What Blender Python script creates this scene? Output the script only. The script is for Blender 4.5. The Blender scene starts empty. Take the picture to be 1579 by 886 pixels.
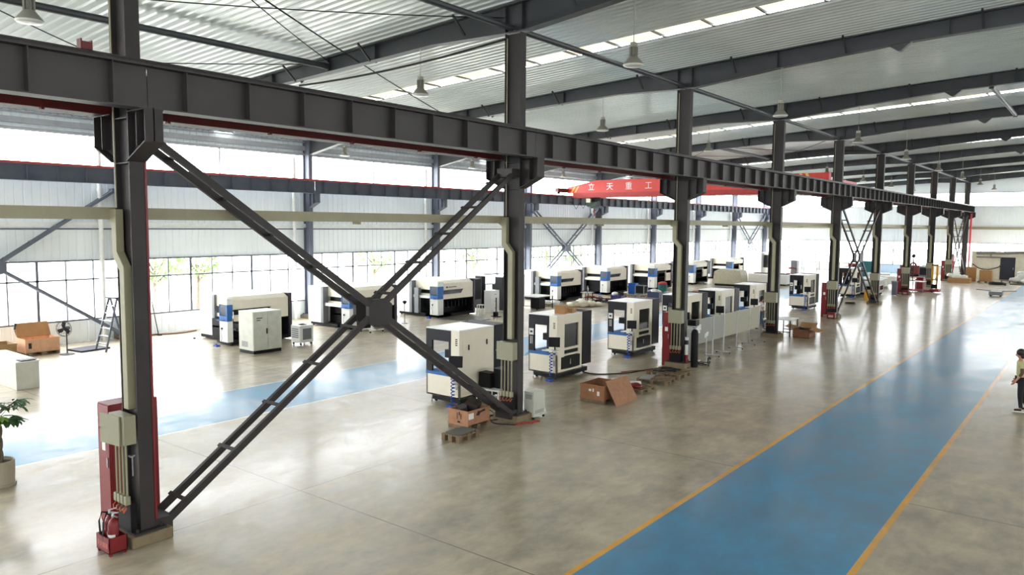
import bpy, bmesh, math, random
from mathutils import Matrix, Vector, Euler
rnd = random.Random(7)
S = bpy.context.scene
COL = S.collection
PI = math.pi

# ------------------------------------------------------------------ camera
W, H, F = 1579.0, 886.0, 1170.0
CAM_H = 4.8
R = Matrix(((0.787335, 0.616500, 0.006340),
            (0.056150, -0.061460, -0.996530),
            (-0.613960, 0.784960, -0.083000)))
def _cam_axes():
    cx, cy = W / 2, H / 2
    y = Vector((1711 - cx, 353.5 - cy, F)).normalized()
    d = Vector((math.cos(.008), math.sin(.008), 0))
    n = y.cross(d).normalized()
    down = n if n.y > 0 else -n
    z = -down
    x = y.cross(z)
    return Matrix((x, y, z)).transposed()
R = _cam_axes()                       # world -> camera (x right, y down, z forward)
cam = bpy.data.cameras.new('camera')
cam.sensor_width = 36.0
cam.lens = F / W * 36.0
cam.clip_end = 400
camo = bpy.data.objects.new('camera', cam)
COL.objects.link(camo)
m4 = Matrix.Identity(4)
for i in range(3):
    m4[i][0] = R[0][i]; m4[i][1] = -R[1][i]; m4[i][2] = -R[2][i]
m4[2][3] = CAM_H
camo.matrix_world = m4
S.camera = camo

# ------------------------------------------------------------------ sky, light, exposure
S.view_settings.view_transform = 'Standard'
S.view_settings.look = 'None'
S.view_settings.gamma = 1.0
S.view_settings.use_curve_mapping = False
S.view_settings.exposure = 0.0
SKY = 18.0
SKYLIGHT = 1.5
w = bpy.data.worlds.new('overcast_sky'); S.world = w; w.use_nodes = True
bg = w.node_tree.nodes['Background']
bg.inputs[0].default_value = (0.96, 0.98, 1.0, 1)
bg.inputs[1].default_value = SKY
S.cycles.max_bounces = 10
S.cycles.diffuse_bounces = 6
S.cycles.glossy_bounces = 4
S.cycles.transparent_max_bounces = 12
S.cycles.sample_clamp_indirect = 12.0
S.cycles.caustics_reflective = False
S.cycles.caustics_refractive = False
S.cycles.use_denoising = True

def portal(name, loc, rot, sx, sy):
    l = bpy.data.lights.new(name, 'AREA'); l.shape = 'RECTANGLE'; l.size = sx; l.size_y = sy
    l.cycles.is_portal = True
    o = bpy.data.objects.new(name, l); COL.objects.link(o); o.location = loc; o.rotation_euler = rot
# daylight portals in the window openings (left, right, far and near walls)
Y0, Y1 = -14.0, 88.8
YM, YL = (Y0 + Y1) / 2, Y1 - Y0
XW = 32.0
for sx in (-1, 1):
    for zc, hz in ((2.07, 2.4), (7.3, 1.9))[0 if sx < 0 else 1:]:
        portal('daylight', (sx * (XW + .25), YM, zc), (0, sx * PI / 2, 0), hz, YL)
for yy, rx in ((Y1 + .25, -PI / 2), (Y0 - .25, PI / 2)):
    for zc, hz in ((2.1, 2.4), (7.7, 1.4))[0 if yy > 0 else 1:]:
        portal('daylight', (0, yy, zc), (rx, 0, 0), 2 * XW, hz)

# ------------------------------------------------------------------ helpers
def lin(c):
    return tuple((v / 255 / 12.92) if v / 255 <= .04045 else ((v / 255 + .055) / 1.055) ** 2.4 for v in c) + (1,)

MATS = {}
def mat(name, rgb, rough=.5, metal=0.0, var=.08, scale=4.0, bump=0.0, bscale=60.0, spec=.5, coord='Object'):
    if name in MATS: return MATS[name]
    m = bpy.data.materials.new(name); m.use_nodes = True
    nt = m.node_tree; b = nt.nodes['Principled BSDF']
    tc = nt.nodes.new('ShaderNodeTexCoord')
    nz = nt.nodes.new('ShaderNodeTexNoise'); nz.inputs['Scale'].default_value = scale; nz.inputs['Detail'].default_value = 5
    nt.links.new(tc.outputs[coord], nz.inputs['Vector'])
    r = nt.nodes.new('ShaderNodeValToRGB')
    c = lin(rgb)
    r.color_ramp.elements[0].position = .3; r.color_ramp.elements[1].position = .7
    r.color_ramp.elements[0].color = tuple(max(0, v * (1 - var)) for v in c[:3]) + (1,)
    r.color_ramp.elements[1].color = tuple(min(1, v * (1 + var)) for v in c[:3]) + (1,)
    nt.links.new(nz.outputs['Fac'], r.inputs['Fac'])
    nt.links.new(r.outputs['Color'], b.inputs['Base Color'])
    b.inputs['Roughness'].default_value = rough
    b.inputs['Metallic'].default_value = metal
    b.inputs['Specular IOR Level'].default_value = spec
    if bump:
        n2 = nt.nodes.new('ShaderNodeTexNoise'); n2.inputs['Scale'].default_value = bscale
        bp = nt.nodes.new('ShaderNodeBump'); bp.inputs['Strength'].default_value = bump
        nt.links.new(tc.outputs[coord], n2.inputs['Vector'])
        nt.links.new(n2.outputs['Fac'], bp.inputs['Height']); nt.links.new(bp.outputs['Normal'], b.inputs['Normal'])
    MATS[name] = m
    return m

def emat(name, rgb, strength, dirty=True):
    m = bpy.data.materials.new(name); m.use_nodes = True
    nt = m.node_tree; nt.nodes.remove(nt.nodes['Principled BSDF'])
    e = nt.nodes.new('ShaderNodeEmission')
    tc = nt.nodes.new('ShaderNodeTexCoord'); nz = nt.nodes.new('ShaderNodeTexNoise'); nz.inputs['Scale'].default_value = 1.3
    r = nt.nodes.new('ShaderNodeValToRGB'); c = lin(rgb)
    r.color_ramp.elements[0].color = (c[0], c[1] * .93, c[2] * .78, 1); r.color_ramp.elements[1].color = c
    r.color_ramp.elements[0].position = .35; r.color_ramp.elements[1].position = .6
    nt.links.new(tc.outputs['Object'], nz.inputs['Vector']); nt.links.new(nz.outputs['Fac'], r.inputs['Fac'])
    nt.links.new(r.outputs['Color'], e.inputs['Color'])
    e.inputs['Strength'].default_value = strength
    nt.links.new(e.outputs[0], nt.nodes['Material Output'].inputs[0])
    MATS[name] = m
    return m

def glassmat(name, tint=(1, 1, 1), gloss=.06):
    m = bpy.data.materials.new(name); m.use_nodes = True
    nt = m.node_tree; nt.nodes.remove(nt.nodes['Principled BSDF'])
    t = nt.nodes.new('ShaderNodeBsdfTransparent'); t.inputs[0].default_value = (*tint, 1)
    g = nt.nodes.new('ShaderNodeBsdfGlossy'); g.inputs['Roughness'].default_value = .05
    mx = nt.nodes.new('ShaderNodeMixShader'); mx.inputs[0].default_value = gloss
    nt.links.new(t.outputs[0], mx.inputs[1]); nt.links.new(g.outputs[0], mx.inputs[2])
    nt.links.new(mx.outputs[0], nt.nodes['Material Output'].inputs[0])
    MATS[name] = m
    return m

STEEL = mat('dark_painted_steel', (58, 54, 54), .5, var=.12, scale=2.5, spec=.3)
STEEL2 = mat('blue_grey_steel', (96, 102, 116), .5, var=.1, scale=2.5)
RAFT = mat('rafter_paint', (54, 56, 60), .45, var=.1, scale=2)
BEAM = mat('crane_beam_paint', (58, 55, 55), .5, var=.12, scale=2)
RAILRED = mat('red_rail_paint', (98, 24, 28), .5)
RED = mat('fire_red', (124, 20, 27), .4, var=.1)
CRANE = mat('crane_red', (214, 48, 36), .4, var=.06)
CREAM = mat('cream_cable_tray', (158, 153, 126), .5, var=.06)
BOXM = mat('beige_box_paint', (150, 147, 122), .45, var=.05)
SHEET = mat('corrugated_sheet', (232, 238, 240), .16, metal=.12, var=.05, scale=.8, spec=.9, bump=.12, bscale=1.1)
WALLP = mat('white_wall_panel', (240, 246, 250), .45, var=.03, scale=.6)
FRAME = mat('window_frame_grey', (92, 96, 106), .45)
MW = mat('machine_cream', (242, 235, 216), .4, var=.02)
MWH = mat('machine_white', (238, 240, 238), .4, var=.02)
MROOF = mat('machine_roof_glare', (252, 252, 252), .3, var=.01)  # near-white base colour paints in the overexposed reflection on the machine roofs
MD = mat('machine_dark', (24, 24, 31), .5, var=.06, spec=.25)
MBK = mat('machine_black', (17, 17, 20), .55, var=.2, scale=9, spec=.25)
MGY = mat('machine_grey', (120, 124, 130), .45)
MBL = mat('machine_blue', (30, 100, 170), .4, var=.08)
MGL = mat('dark_glass', (16, 18, 22), .08, var=.05)
MET = mat('bare_metal', (170, 172, 176), .32, metal=.8, var=.08)
WOOD = mat('plywood', (172, 124, 92), .7, var=.14, scale=7, bump=.1)
WOODD = mat('pallet_wood', (124, 104, 80), .8, var=.2, scale=9, bump=.2)
CARD = mat('cardboard', (176, 132, 88), .8, var=.08, scale=5)
RUB = mat('black_rubber', (24, 24, 25), .65)
CONC = mat('concrete_plinth', (132, 118, 92), .75, var=.14, scale=7, bump=.15)
EAVE = mat('eave_grey', (150, 156, 162), .45)
PIPEW = mat('white_pipe', (230, 232, 230), .4)
GLASS = glassmat('window_glass')
SKYP = emat('skylight_panel_lit', (255, 248, 224), SKYLIGHT)
PLAST = mat('white_plastic_wrap', (236, 236, 232), .35, var=.05, scale=10)
PAPER = mat('white_label', (240, 240, 236), .6, var=.02)
GREYP = mat('grey_board', (170, 168, 148), .55, var=.04)
INK = mat('black_ink', (28, 26, 26), .7)
YEL = mat('yellow_paint', (222, 164, 40), .5)

class MB:
    def __init__(s): s.bm = bmesh.new()
    def box(s, x0, x1, y0, y1, z0, z1):
        v = [s.bm.verts.new(p) for p in ((x0, y0, z0), (x1, y0, z0), (x1, y1, z0), (x0, y1, z0), (x0, y0, z1), (x1, y0, z1), (x1, y1, z1), (x0, y1, z1))]
        for f in ((0, 3, 2, 1), (4, 5, 6, 7), (0, 1, 5, 4), (1, 2, 6, 5), (2, 3, 7, 6), (3, 0, 4, 7)):
            s.bm.faces.new([v[i] for i in f])
        return s
    def rbox(s, c, size, rot=(0, 0, 0)):
        n = len(s.bm.verts); s.bm.verts.ensure_lookup_table()
        h = [q / 2 for q in size]
        s.box(-h[0], h[0], -h[1], h[1], -h[2], h[2])
        s.bm.verts.ensure_lookup_table()
        M = Matrix.Translation(c) @ Euler(rot).to_matrix().to_4x4()
        for v in s.bm.verts[n:]: v.co = M @ v.co
        return s
    def bar(s, p, q, a, b, up=(0, 0, 1)):
        """rectangular bar from p to q, a wide (sideways), b thick (along up)"""
        p = Vector(p); q = Vector(q); d = (q - p).normalized(); up = Vector(up)
        sd = d.cross(up)
        if sd.length < 1e-5: sd = d.cross(Vector((1, 0, 0)))
        sd.normalize(); u = sd.cross(d)
        v = []
        for e in (p, q):
            for i, j in ((-1, -1), (1, -1), (1, 1), (-1, 1)):
                v.append(s.bm.verts.new(e + sd * i * a / 2 + u * j * b / 2))
        for f in ((3, 2, 1, 0), (4, 5, 6, 7), (0, 1, 5, 4), (1, 2, 6, 5), (2, 3, 7, 6), (3, 0, 4, 7)):
            s.bm.faces.new([v[i] for i in f])
        return s
    def cyl(s, p, q, r, n=10, r2=None, cap=True):
        p = Vector(p); q = Vector(q); d = (q - p).normalized()
        a = d.orthogonal().normalized(); b = d.cross(a); r2 = r if r2 is None else r2
        A = [s.bm.verts.new(p + (a * math.cos(t) + b * math.sin(t)) * r) for t in [2 * PI * i / n for i in range(n)]]
        B = [s.bm.verts.new(q + (a * math.cos(t) + b * math.sin(t)) * r2) for t in [2 * PI * i / n for i in range(n)]]
        for i in range(n): s.bm.faces.new((A[i], A[(i + 1) % n], B[(i + 1) % n], B[i]))
        if cap: s.bm.faces.new(A[::-1]); s.bm.faces.new(B)
        return s
    def tube(s, pts, r, n=7):
        pts = [Vector(p) for p in pts]; rings = []
        for i, p in enumerate(pts):
            d = (pts[min(i + 1, len(pts) - 1)] - pts[max(i - 1, 0)]).normalized()
            a = d.cross(Vector((.12, .2, 1))).normalized(); b = d.cross(a)
            rings.append([s.bm.verts.new(p + (a * math.cos(t) + b * math.sin(t)) * r) for t in [2 * PI * k / n for k in range(n)]])
        for A, B in zip(rings, rings[1:]):
            for k in range(n): s.bm.faces.new((A[k], A[(k + 1) % n], B[(k + 1) % n], B[k]))
        s.bm.faces.new(rings[0][::-1]); s.bm.faces.new(rings[-1])
        return s
    def lathe(s, prof, c=(0, 0, 0), n=16):
        rings = []
        for r, z in prof:
            rings.append([s.bm.verts.new((c[0] + max(r, .0005) * math.cos(2 * PI * k / n), c[1] + max(r, .0005) * math.sin(2 * PI * k / n), c[2] + z)) for k in range(n)])
        for A, B in zip(rings, rings[1:]):
            for k in range(n): s.bm.faces.new((A[k], A[(k + 1) % n], B[(k + 1) % n], B[k]))
        s.bm.faces.new(rings[0][::-1]); s.bm.faces.new(rings[-1])
        return s
    def prism(s, pts, axis, a0, a1):
        """polygon extruded along an axis: 'x' pts=(y,z), 'y' pts=(x,z), 'z' pts=(x,y)"""
        f = {'x': lambda p, a: (a, p[0], p[1]), 'y': lambda p, a: (p[0], a, p[1]), 'z': lambda p, a: (p[0], p[1], a)}[axis]
        A = [s.bm.verts.new(f(p, a0)) for p in pts]; B = [s.bm.verts.new(f(p, a1)) for p in pts]
        n = len(pts)
        s.bm.faces.new(A[::-1]); s.bm.faces.new(B)
        for i in range(n): s.bm.faces.new((A[i], A[(i + 1) % n], B[(i + 1) % n], B[i]))
        return s
    def quad(s, *p):
        s.bm.faces.new([s.bm.verts.new(q) for q in p]); return s
    def blob(s, c, r, jit=.15, sub=2, sq=(1, 1, 1)):
        n = len(s.bm.verts)
        bmesh.ops.create_icosphere(s.bm, subdivisions=sub, radius=1.0)
        s.bm.verts.ensure_lookup_table()
        for v in s.bm.verts[n:]:
            k = 1 + rnd.uniform(-jit, jit)
            v.co = Vector((c[0] + v.co.x * r * sq[0] * k, c[1] + v.co.y * r * sq[1] * k, c[2] + v.co.z * r * sq[2] * k))
        return s
    def build(s, name, m, parent=None, bev=0, smooth=False, loc=None, rot=None):
        bmesh.ops.recalc_face_normals(s.bm, faces=s.bm.faces)
        me = bpy.data.meshes.new(name); s.bm.to_mesh(me); s.bm.free()
        for k in (m if isinstance(m, (list, tuple)) else [m]): me.materials.append(k)
        if smooth:
            for p in me.polygons: p.use_smooth = True
        o = bpy.data.objects.new(name, me); COL.objects.link(o)
        if parent: o.parent = parent
        if loc: o.location = loc
        if rot: o.rotation_euler = rot
        if bev:
            b = o.modifiers.new('bevel', 'BEVEL'); b.width = bev; b.segments = 2; b.limit_method = 'ANGLE'
        return o

def tag(o, label, cat, group=None, kind=None):
    o['label'] = label; o['category'] = cat
    if group: o['group'] = group
    if kind: o['kind'] = kind
    return o
def thing(name, label, cat, loc=(0, 0, 0), rz=0, group=None):
    o = bpy.data.objects.new(name, None); COL.objects.link(o); o.empty_display_size = .2
    o.location = loc; o.rotation_euler = (0, 0, rz)
    return tag(o, label, cat, group)
def struct(o, label, cat):
    return tag(o, label, cat, kind='structure')
def dup(root, loc, rz=None, label=None, group=None):
    def cp(o, par):
        c = o.copy(); COL.objects.link(c)
        if par: c.parent = par
        for ch in o.children: cp(ch, c)
        return c
    r = cp(root, None); r.location = loc
    if rz is not None: r.rotation_euler = (0, 0, rz)
    if label: r['label'] = label
    if group: r['group'] = group
    return r
def text(s, size, m, parent, loc, rot, name='lettering', depth=.004, align='CENTER'):
    cu = bpy.data.curves.new(name, 'FONT'); cu.body = s; cu.size = size; cu.extrude = depth; cu.align_x = align
    t = bpy.data.objects.new('tmp', cu); COL.objects.link(t)
    bpy.context.view_layer.update()
    me = bpy.data.meshes.new_from_object(t.evaluated_get(bpy.context.evaluated_depsgraph_get()))
    bpy.data.objects.remove(t)
    me.name = name; me.materials.clear(); me.materials.append(m)
    o = bpy.data.objects.new(name, me); COL.objects.link(o); o.parent = parent; o.location = loc; o.rotation_euler = rot
    return o
def at(px, py, z=0.0):
    d = R.transposed() @ Vector((px - W / 2, py - H / 2, F))
    t = (z - CAM_H) / d.z
    return Vector((d.x * t, d.y * t, z))
ORD = ['nearest', 'second', 'third', 'fourth', 'fifth', 'sixth', 'seventh', 'eighth', 'ninth', 'tenth', 'eleventh', 'twelfth']
def nth(i): return ORD[i] if i == 0 else ORD[i] + ' nearest'

CX = -11.37
def YN(n): return 5.36 + 9.2 * n
def roofz(x): return 10.67 - .055 * abs(x)

# ------------------------------------------------------------------ floor
def floor_material(name, rgb, paint=False):
    m = bpy.data.materials.new(name); m.use_nodes = True
    nt = m.node_tree; b = nt.nodes['Principled BSDF']; L = nt.links.new
    tc = nt.nodes.new('ShaderNodeTexCoord')
    def noise(sc, det=6, rough=.6, stretch=None):
        n = nt.nodes.new('ShaderNodeTexNoise'); n.inputs['Scale'].default_value = sc
        n.inputs['Detail'].default_value = det; n.inputs['Roughness'].default_value = rough
        if stretch:
            mp = nt.nodes.new('ShaderNodeMapping'); mp.inputs['Scale'].default_value = stretch
            L(tc.outputs['Object'], mp.inputs[0]); L(mp.outputs[0], n.inputs['Vector'])
        else: L(tc.outputs['Object'], n.inputs['Vector'])
        return n
    n1 = noise(.75, 5, .62, (1.25, .8, 1)); n2 = noise(2.2, 7, .62, (1.5, .8, 1)); n3 = noise(.16, 3)
    r1 = nt.nodes.new('ShaderNodeValToRGB'); c = lin(rgb)
    lo, hi = (.64, 1.36) if not paint else (.78, 1.22)
    r1.color_ramp.elements[0].position = .15; r1.color_ramp.elements[1].position = .85
    r1.color_ramp.elements[0].color = tuple(v * lo for v in c[:3]) + (1,)
    r1.color_ramp.elements[1].color = tuple(min(1, v * hi) for v in c[:3]) + (1,)
    mix = nt.nodes.new('ShaderNodeMath'); mix.operation = 'MULTIPLY_ADD'; mix.inputs[1].default_value = 1.3
    L(n2.outputs['Fac'], mix.inputs[0])
    h = nt.nodes.new('ShaderNodeMath'); h.operation = 'MULTIPLY_ADD'; h.inputs[1].default_value = 1.5; h.inputs[2].default_value = -.9
    L(n1.outputs['Fac'], h.inputs[0]); L(h.outputs[0], mix.inputs[2])
    L(mix.outputs[0], r1.inputs['Fac'])
    colour = r1.outputs['Color']
    if not paint:
        # saw-cut joints: two directions
        sep = nt.nodes.new('ShaderNodeSeparateXYZ'); L(tc.outputs['Object'], sep.inputs[0])
        masks = []
        for out, off, per in (('Y', -8.14, 6.33), ('X', 11.2, 10.6)):
            a = nt.nodes.new('ShaderNodeMath'); a.operation = 'ADD'; a.inputs[1].default_value = off + per * 40 + per / 2
            L(sep.outputs[out], a.inputs[0])
            md = nt.nodes.new('ShaderNodeMath'); md.operation = 'MODULO'; md.inputs[1].default_value = per; L(a.outputs[0], md.inputs[0])
            sb = nt.nodes.new('ShaderNodeMath'); sb.operation = 'SUBTRACT'; sb.inputs[1].default_value = per / 2; L(md.outputs[0], sb.inputs[0])
            ab = nt.nodes.new('ShaderNodeMath'); ab.operation = 'ABSOLUTE'; L(sb.outputs[0], ab.inputs[0])
            lt = nt.nodes.new('ShaderNodeMath'); lt.operation = 'LESS_THAN'; lt.inputs[1].default_value = .012; L(ab.outputs[0], lt.inputs[0])
            masks.append(lt)
        mx = nt.nodes.new('ShaderNodeMath'); mx.operation = 'MAXIMUM'; L(masks[0].outputs[0], mx.inputs[0]); L(masks[1].outputs[0], mx.inputs[1])
        mc = nt.nodes.new('ShaderNodeMix'); mc.data_type = 'RGBA'
        L(mx.outputs[0], mc.inputs['Factor']); L(colour, mc.inputs['A']); mc.inputs['B'].default_value = lin((112, 104, 88))
        colour = mc.outputs['Result']
    L(colour, b.inputs['Base Color'])
    rr = nt.nodes.new('ShaderNodeMapRange'); rr.inputs[1].default_value = .05; rr.inputs[2].default_value = .95
    rr.inputs[3].default_value = .3; rr.inputs[4].default_value = .6
    b.inputs['Coat Roughness'].default_value = .17
    cw = nt.nodes.new('ShaderNodeMapRange'); cw.inputs[1].default_value = .05; cw.inputs[2].default_value = .95; cw.inputs[3].default_value = .65; cw.inputs[4].default_value = .4
    L(mix.outputs[0], cw.inputs[0]); L(cw.outputs[0], b.inputs['Coat Weight'])
    L(mix.outputs[0], rr.inputs[0]); L(rr.outputs[0], b.inputs['Roughness'])
    b.inputs['Specular IOR Level'].default_value = .85
    bp = nt.nodes.new('ShaderNodeBump'); bp.inputs['Strength'].default_value = .015; bp.inputs['Distance'].default_value = .03
    L(n2.outputs['Fac'], bp.inputs['Height']); L(bp.outputs[0], b.inputs['Normal'])
    MATS[name] = m
    return m
FLC = floor_material('polished_concrete', (181, 170, 147))
FLB = floor_material('blue_floor_paint', (58, 140, 184), True)
FLY = floor_material('yellow_line_paint', (234, 172, 52), True)
FLW = floor_material('pale_line_paint', (214, 214, 206), True)
mb = MB()
cuts = [(-XW, 0), (-19.6, 3), (-19.52, 1), (-16.62, 3), (-16.52, 0), (-5.66, 2), (-5.56, 1), (-2.60, 2), (-2.50, 0), (XW, None)]
for (xa, k), (xb, _) in zip(cuts, cuts[1:]):
    mb.quad((xa, Y0, 0), (xb, Y0, 0), (xb, Y1, 0), (xa, Y1, 0)); mb.bm.faces.ensure_lookup_table(); mb.bm.faces[-1].material_index = k
bmesh.ops.remove_doubles(mb.bm, verts=mb.bm.verts, dist=1e-4)
fl = mb.build('floor', [FLC, FLB, FLY, FLW])
struct(fl, 'polished concrete hall floor with two blue lanes and yellow edge lines', 'floor')
mb = MB(); mb.box(-120, 120, -100, 200, -.35, -.3)
struct(mb.build('ground', mat('pale_yard_concrete', (176, 176, 168), .8, var=.1, scale=.3)), 'pale paved yard outside the hall', 'ground')

# ------------------------------------------------------------------ ceiling: ribbed sheets with translucent strips
SKYS = [(1 + 18.4 * k - .44, 1 + 18.4 * k + .44) for k in range(0, 5)]
def roof_sheet(side):
    mb = MB(); xe = side * (XW + .3)
    edges = [Y0 - .2]
    for a, b in SKYS: edges += [a, b]
    edges.append(Y1 + .2)
    for i in range(0, len(edges), 2):
        y = edges[i]; prof = []
        while y < edges[i + 1]:
            prof += [(y, 0), (y + .16, 0), (y + .19, -.035), (y + .24, -.035), (y + .27, 0)]; y += .27
        prof = [(min(p, edges[i + 1]), z) for p, z in prof]
        V0 = [mb.bm.verts.new((0, p, roofz(0) + z)) for p, z in prof]; V1 = [mb.bm.verts.new((xe, p, roofz(XW + .3) + z)) for p, z in prof]
        for j in range(len(prof) - 1):
            if prof[j + 1][0] - prof[j][0] > 1e-5: mb.bm.faces.new((V0[j], V0[j + 1], V1[j + 1], V1[j]))
    o = mb.build('ceiling', SHEET)
    struct(o, 'ribbed pale metal roof sheeting on the %s slope' % ('left' if side < 0 else 'right'), 'ceiling')
    return o
roof_sheet(-1); roof_sheet(1)
k = 0
for side in (-1, 1):
    for a, b in SKYS:
        k += 1
        mb = MB(); xs = [i * 1.45 for i in range(0, 23)]
        for xa, xb in zip(xs, xs[1:]):
            xb = min(xb, XW)
            mb.quad((side * xa, a, roofz(xa) + .03), (side * xb, a, roofz(xb) + .03), (side * xb, b, roofz(xb) + .03), (side * xa, b, roofz(xa) + .03))
        o = mb.build('window_%d' % (60 + k), SKYP)
        struct(o, 'long lit translucent roof light strip across the %s slope, %s from the camera end' % ('left' if side < 0 else 'right', ORD[(k - 1) % 5].replace('nearest', 'first')), 'skylight')
        mb = MB()
        for xa in xs[1:]:
            mb.box(side * xa - .025, side * xa + .025, a - .02, b + .02, roofz(xa) - .03, roofz(xa) + .02)
        mb.build('window_bar', RAFT, o)

# ------------------------------------------------------------------ walls
ZS, ZW, ZC0, ZC1 = .87, 3.28, 6.4, 8.2
def ribbed(mb, along, fixed, a0, a1, z0, z1, out, pitch=.3):
    """vertical ribbed sheet; along 'x' or 'y'; out = sign of the outward normal"""
    a = a0; prof = []
    while a < a1 - 1e-6:
        prof += [(a, 0), (a + pitch * .8, 0), (a + pitch * .86, 1), (a + pitch * .94, 1)]; a += pitch
    prof = [(min(p, a1), q) for p, q in prof] + [(a1, 0)]
    P = []
    for p, q in prof:
        f = fixed + out * .025 * q
        P.append(((fixed if False else f), p) if along == 'y' else (p, f))
    lo = [mb.bm.verts.new((x, y, z0)) for x, y in P]; hi = [mb.bm.verts.new((x, y, z1)) for x, y in P]
    for j in range(len(P) - 1): mb.bm.faces.new((lo[j], lo[j + 1], hi[j + 1], hi[j]))
def side_wall(side):
    x = side * XW; nm = 'left' if side < 0 else 'right'
    mb = MB()
    ribbed(mb, 'y', x, Y0, Y1, 0, ZS if side < 0 else ZW, side); ribbed(mb, 'y', x, Y0, Y1, ZW, ZC0, side)
    ribbed(mb, 'y', x, Y0, Y1, ZC1, 9.0, side)
    mb.box(min(x, x - side * .06), max(x, x - side * .06), Y0, Y1, ZS - .04, ZS)
    o = mb.build('wall_' + nm, WALLP)
    struct(o, 'ribbed white panel wall on the %s with glazing under the eaves' % nm, 'wall')
    g = MB(); a, b = sorted((x - side * .04, x - side * .16)); g.box(a, b, Y0, Y1, 4.57, 4.76)
    e = MB(); e.box(a, b, Y0, Y1, ZC1 - .04, ZC1 + .06); e.box(a, b, Y0, Y1, ZC1 + .2, ZC1 + .42); e.box(a, b, Y0, Y1, 8.78, 8.84)
    struct(e.build('trim_%d' % (6 if side < 0 else 7), EAVE), 'grey metal eave rails above the high glazing of the %s wall' % nm, 'trim')
    struct(g.build('trim_%d' % (1 if side < 0 else 2), PIPEW), 'white horizontal wall rails along the %s wall' % nm, 'trim')
    g = MB(); g.cyl((x - side * .2, Y0 + .2, 4.5), (x - side * .2, Y1 - .2, 4.5), .03, 8)
    struct(g.build('trim_%d' % (3 if side < 0 else 4), STEEL2), 'thin dark pipe running along the %s wall under the white rail' % nm, 'trim')
wcount = 0
def window_band(axis, fixed, out, a0, a1, z0, z1, step, transom, label, heavy=3, clear=True):
    """one framed window: frame with mullions as the parent, glass panes as one child"""
    global wcount
    wcount += 1
    fr = MB(); t0, t1 = sorted((fixed, fixed - out * .07))
    def bx(p0, p1, za, zb, mbb=fr, q0=t0, q1=t1):
        if axis == 'y': mbb.box(q0, q1, p0, p1, za, zb)
        else: mbb.box(p0, p1, q0, q1, za, zb)
    bx(a0, a1, z0, z0 + .06); bx(a0, a1, z1 - .06, z1)
    n = max(1, round((a1 - a0) / step))
    for i in range(n + 1):
        p = a0 + (a1 - a0) * i / n; h = .045 if (heavy and i % heavy == 0) else .022
        bx(max(a0, p - h), min(a1, p + h), z0 + .06, z1 - .06)
    if transom: bx(a0, a1, transom - .03, transom + .03)
    o = fr.build('window_%d' % wcount, FRAME)
    struct(o, label, 'window')
    g = MB(); m = (t0 + t1) / 2
    bx(a0 + .02, a1 - .02, z0 + .02, z1 - .02, g, m - .004, m + .004)
    g.build('pane', GLASS, o)
    return o
def bays():
    ys = [Y0] + [YN(n) for n in range(-1, 10)] + [Y1]
    return [(a, b) for a, b in zip(ys, ys[1:]) if b - a > 1.2]
for side in (-1, 1):
    side_wall(side); nm = 'left' if side < 0 else 'right'
    for i, (a, b) in enumerate(bays()):
        if side < 0: window_band('y', side * XW, side, a + .02, b - .02, ZS, ZW, 1.02, 2.5, 'low glazed window band in the %s wall, bay %d from the camera end' % (nm, i + 1))
        window_band('y', side * XW, side, a + .02, b - .02, ZC0, ZC1, 4.6, None, 'high glazed band under the eaves of the %s wall, bay %d from the camera end' % (nm, i + 1), 0)
def end_wall(y, out, nm):
    mb = MB()
    ribbed(mb, 'x', y, -XW, XW, 0, ZS if out > 0 else 3.34, out); ribbed(mb, 'x', y, -XW, XW, 3.34, 6.98, out)
    # gable
    xs = [-XW + i * .5 for i in range(129)]
    lo = [mb.bm.verts.new((x, y, 8.38)) for x in xs]; hi = [mb.bm.verts.new((x, y, max(8.4, roofz(x)))) for x in xs]
    for j in range(128): mb.bm.faces.new((lo[j], lo[j + 1], hi[j + 1], hi[j]))
    o = mb.build('wall_' + nm, WALLP); struct(o, 'ribbed white gable wall at the %s end of the hall' % nm, 'wall')
    for i in range(8):
        if out > 0: window_band('x', y, out, -XW + i * 8, -XW + i * 8 + 8, ZS, 3.34, 1.0, 2.5, 'low glazed window band in the %s gable wall, number %d from the left' % (nm, i + 1))
        window_band('x', y, out, -XW + i * 8, -XW + i * 8 + 8, 6.98, 8.38, 4, None, 'high glazed band in the %s gable wall, number %d from the left' % (nm, i + 1), 0)
end_wall(Y1, 1, 'far'); end_wall(Y0, -1, 'near')
g = MB(); g.box(-XW + .1, XW - .1, Y1 - .16, Y1 - .04, 4.7, 4.95)
struct(g.build('trim_5', CREAM), 'cream horizontal rail along the far gable wall', 'trim')

# low partition with a dark door in front of the far wall
mb = MB(); mb.box(-10.3, -7.95, 84.9, 85.05, 0, 2.6); mb.box(-6.75, 4, 84.9, 85.05, 0, 2.6); mb.box(-7.95, -6.75, 84.9, 85.05, 2.1, 2.6)
struct(mb.build('wall_partition', mat('partition_cream', (226, 220, 200), .6)), 'low cream partition wall at the far end with a dark doorway', 'wall')
mb = MB(); mb.box(-7.95, -6.75, 84.88, 84.96, 0, 2.1)
d = mb.build('door_1', mat('door_navy', (34, 36, 52), .4)); struct(d, 'dark navy door in the low cream partition at the far end', 'door')
mb = MB(); mb.cyl((-6.9, 84.84, .95), (-6.9, 84.84, 1.15), .02); mb.build('door_handle', MET, d)

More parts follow.
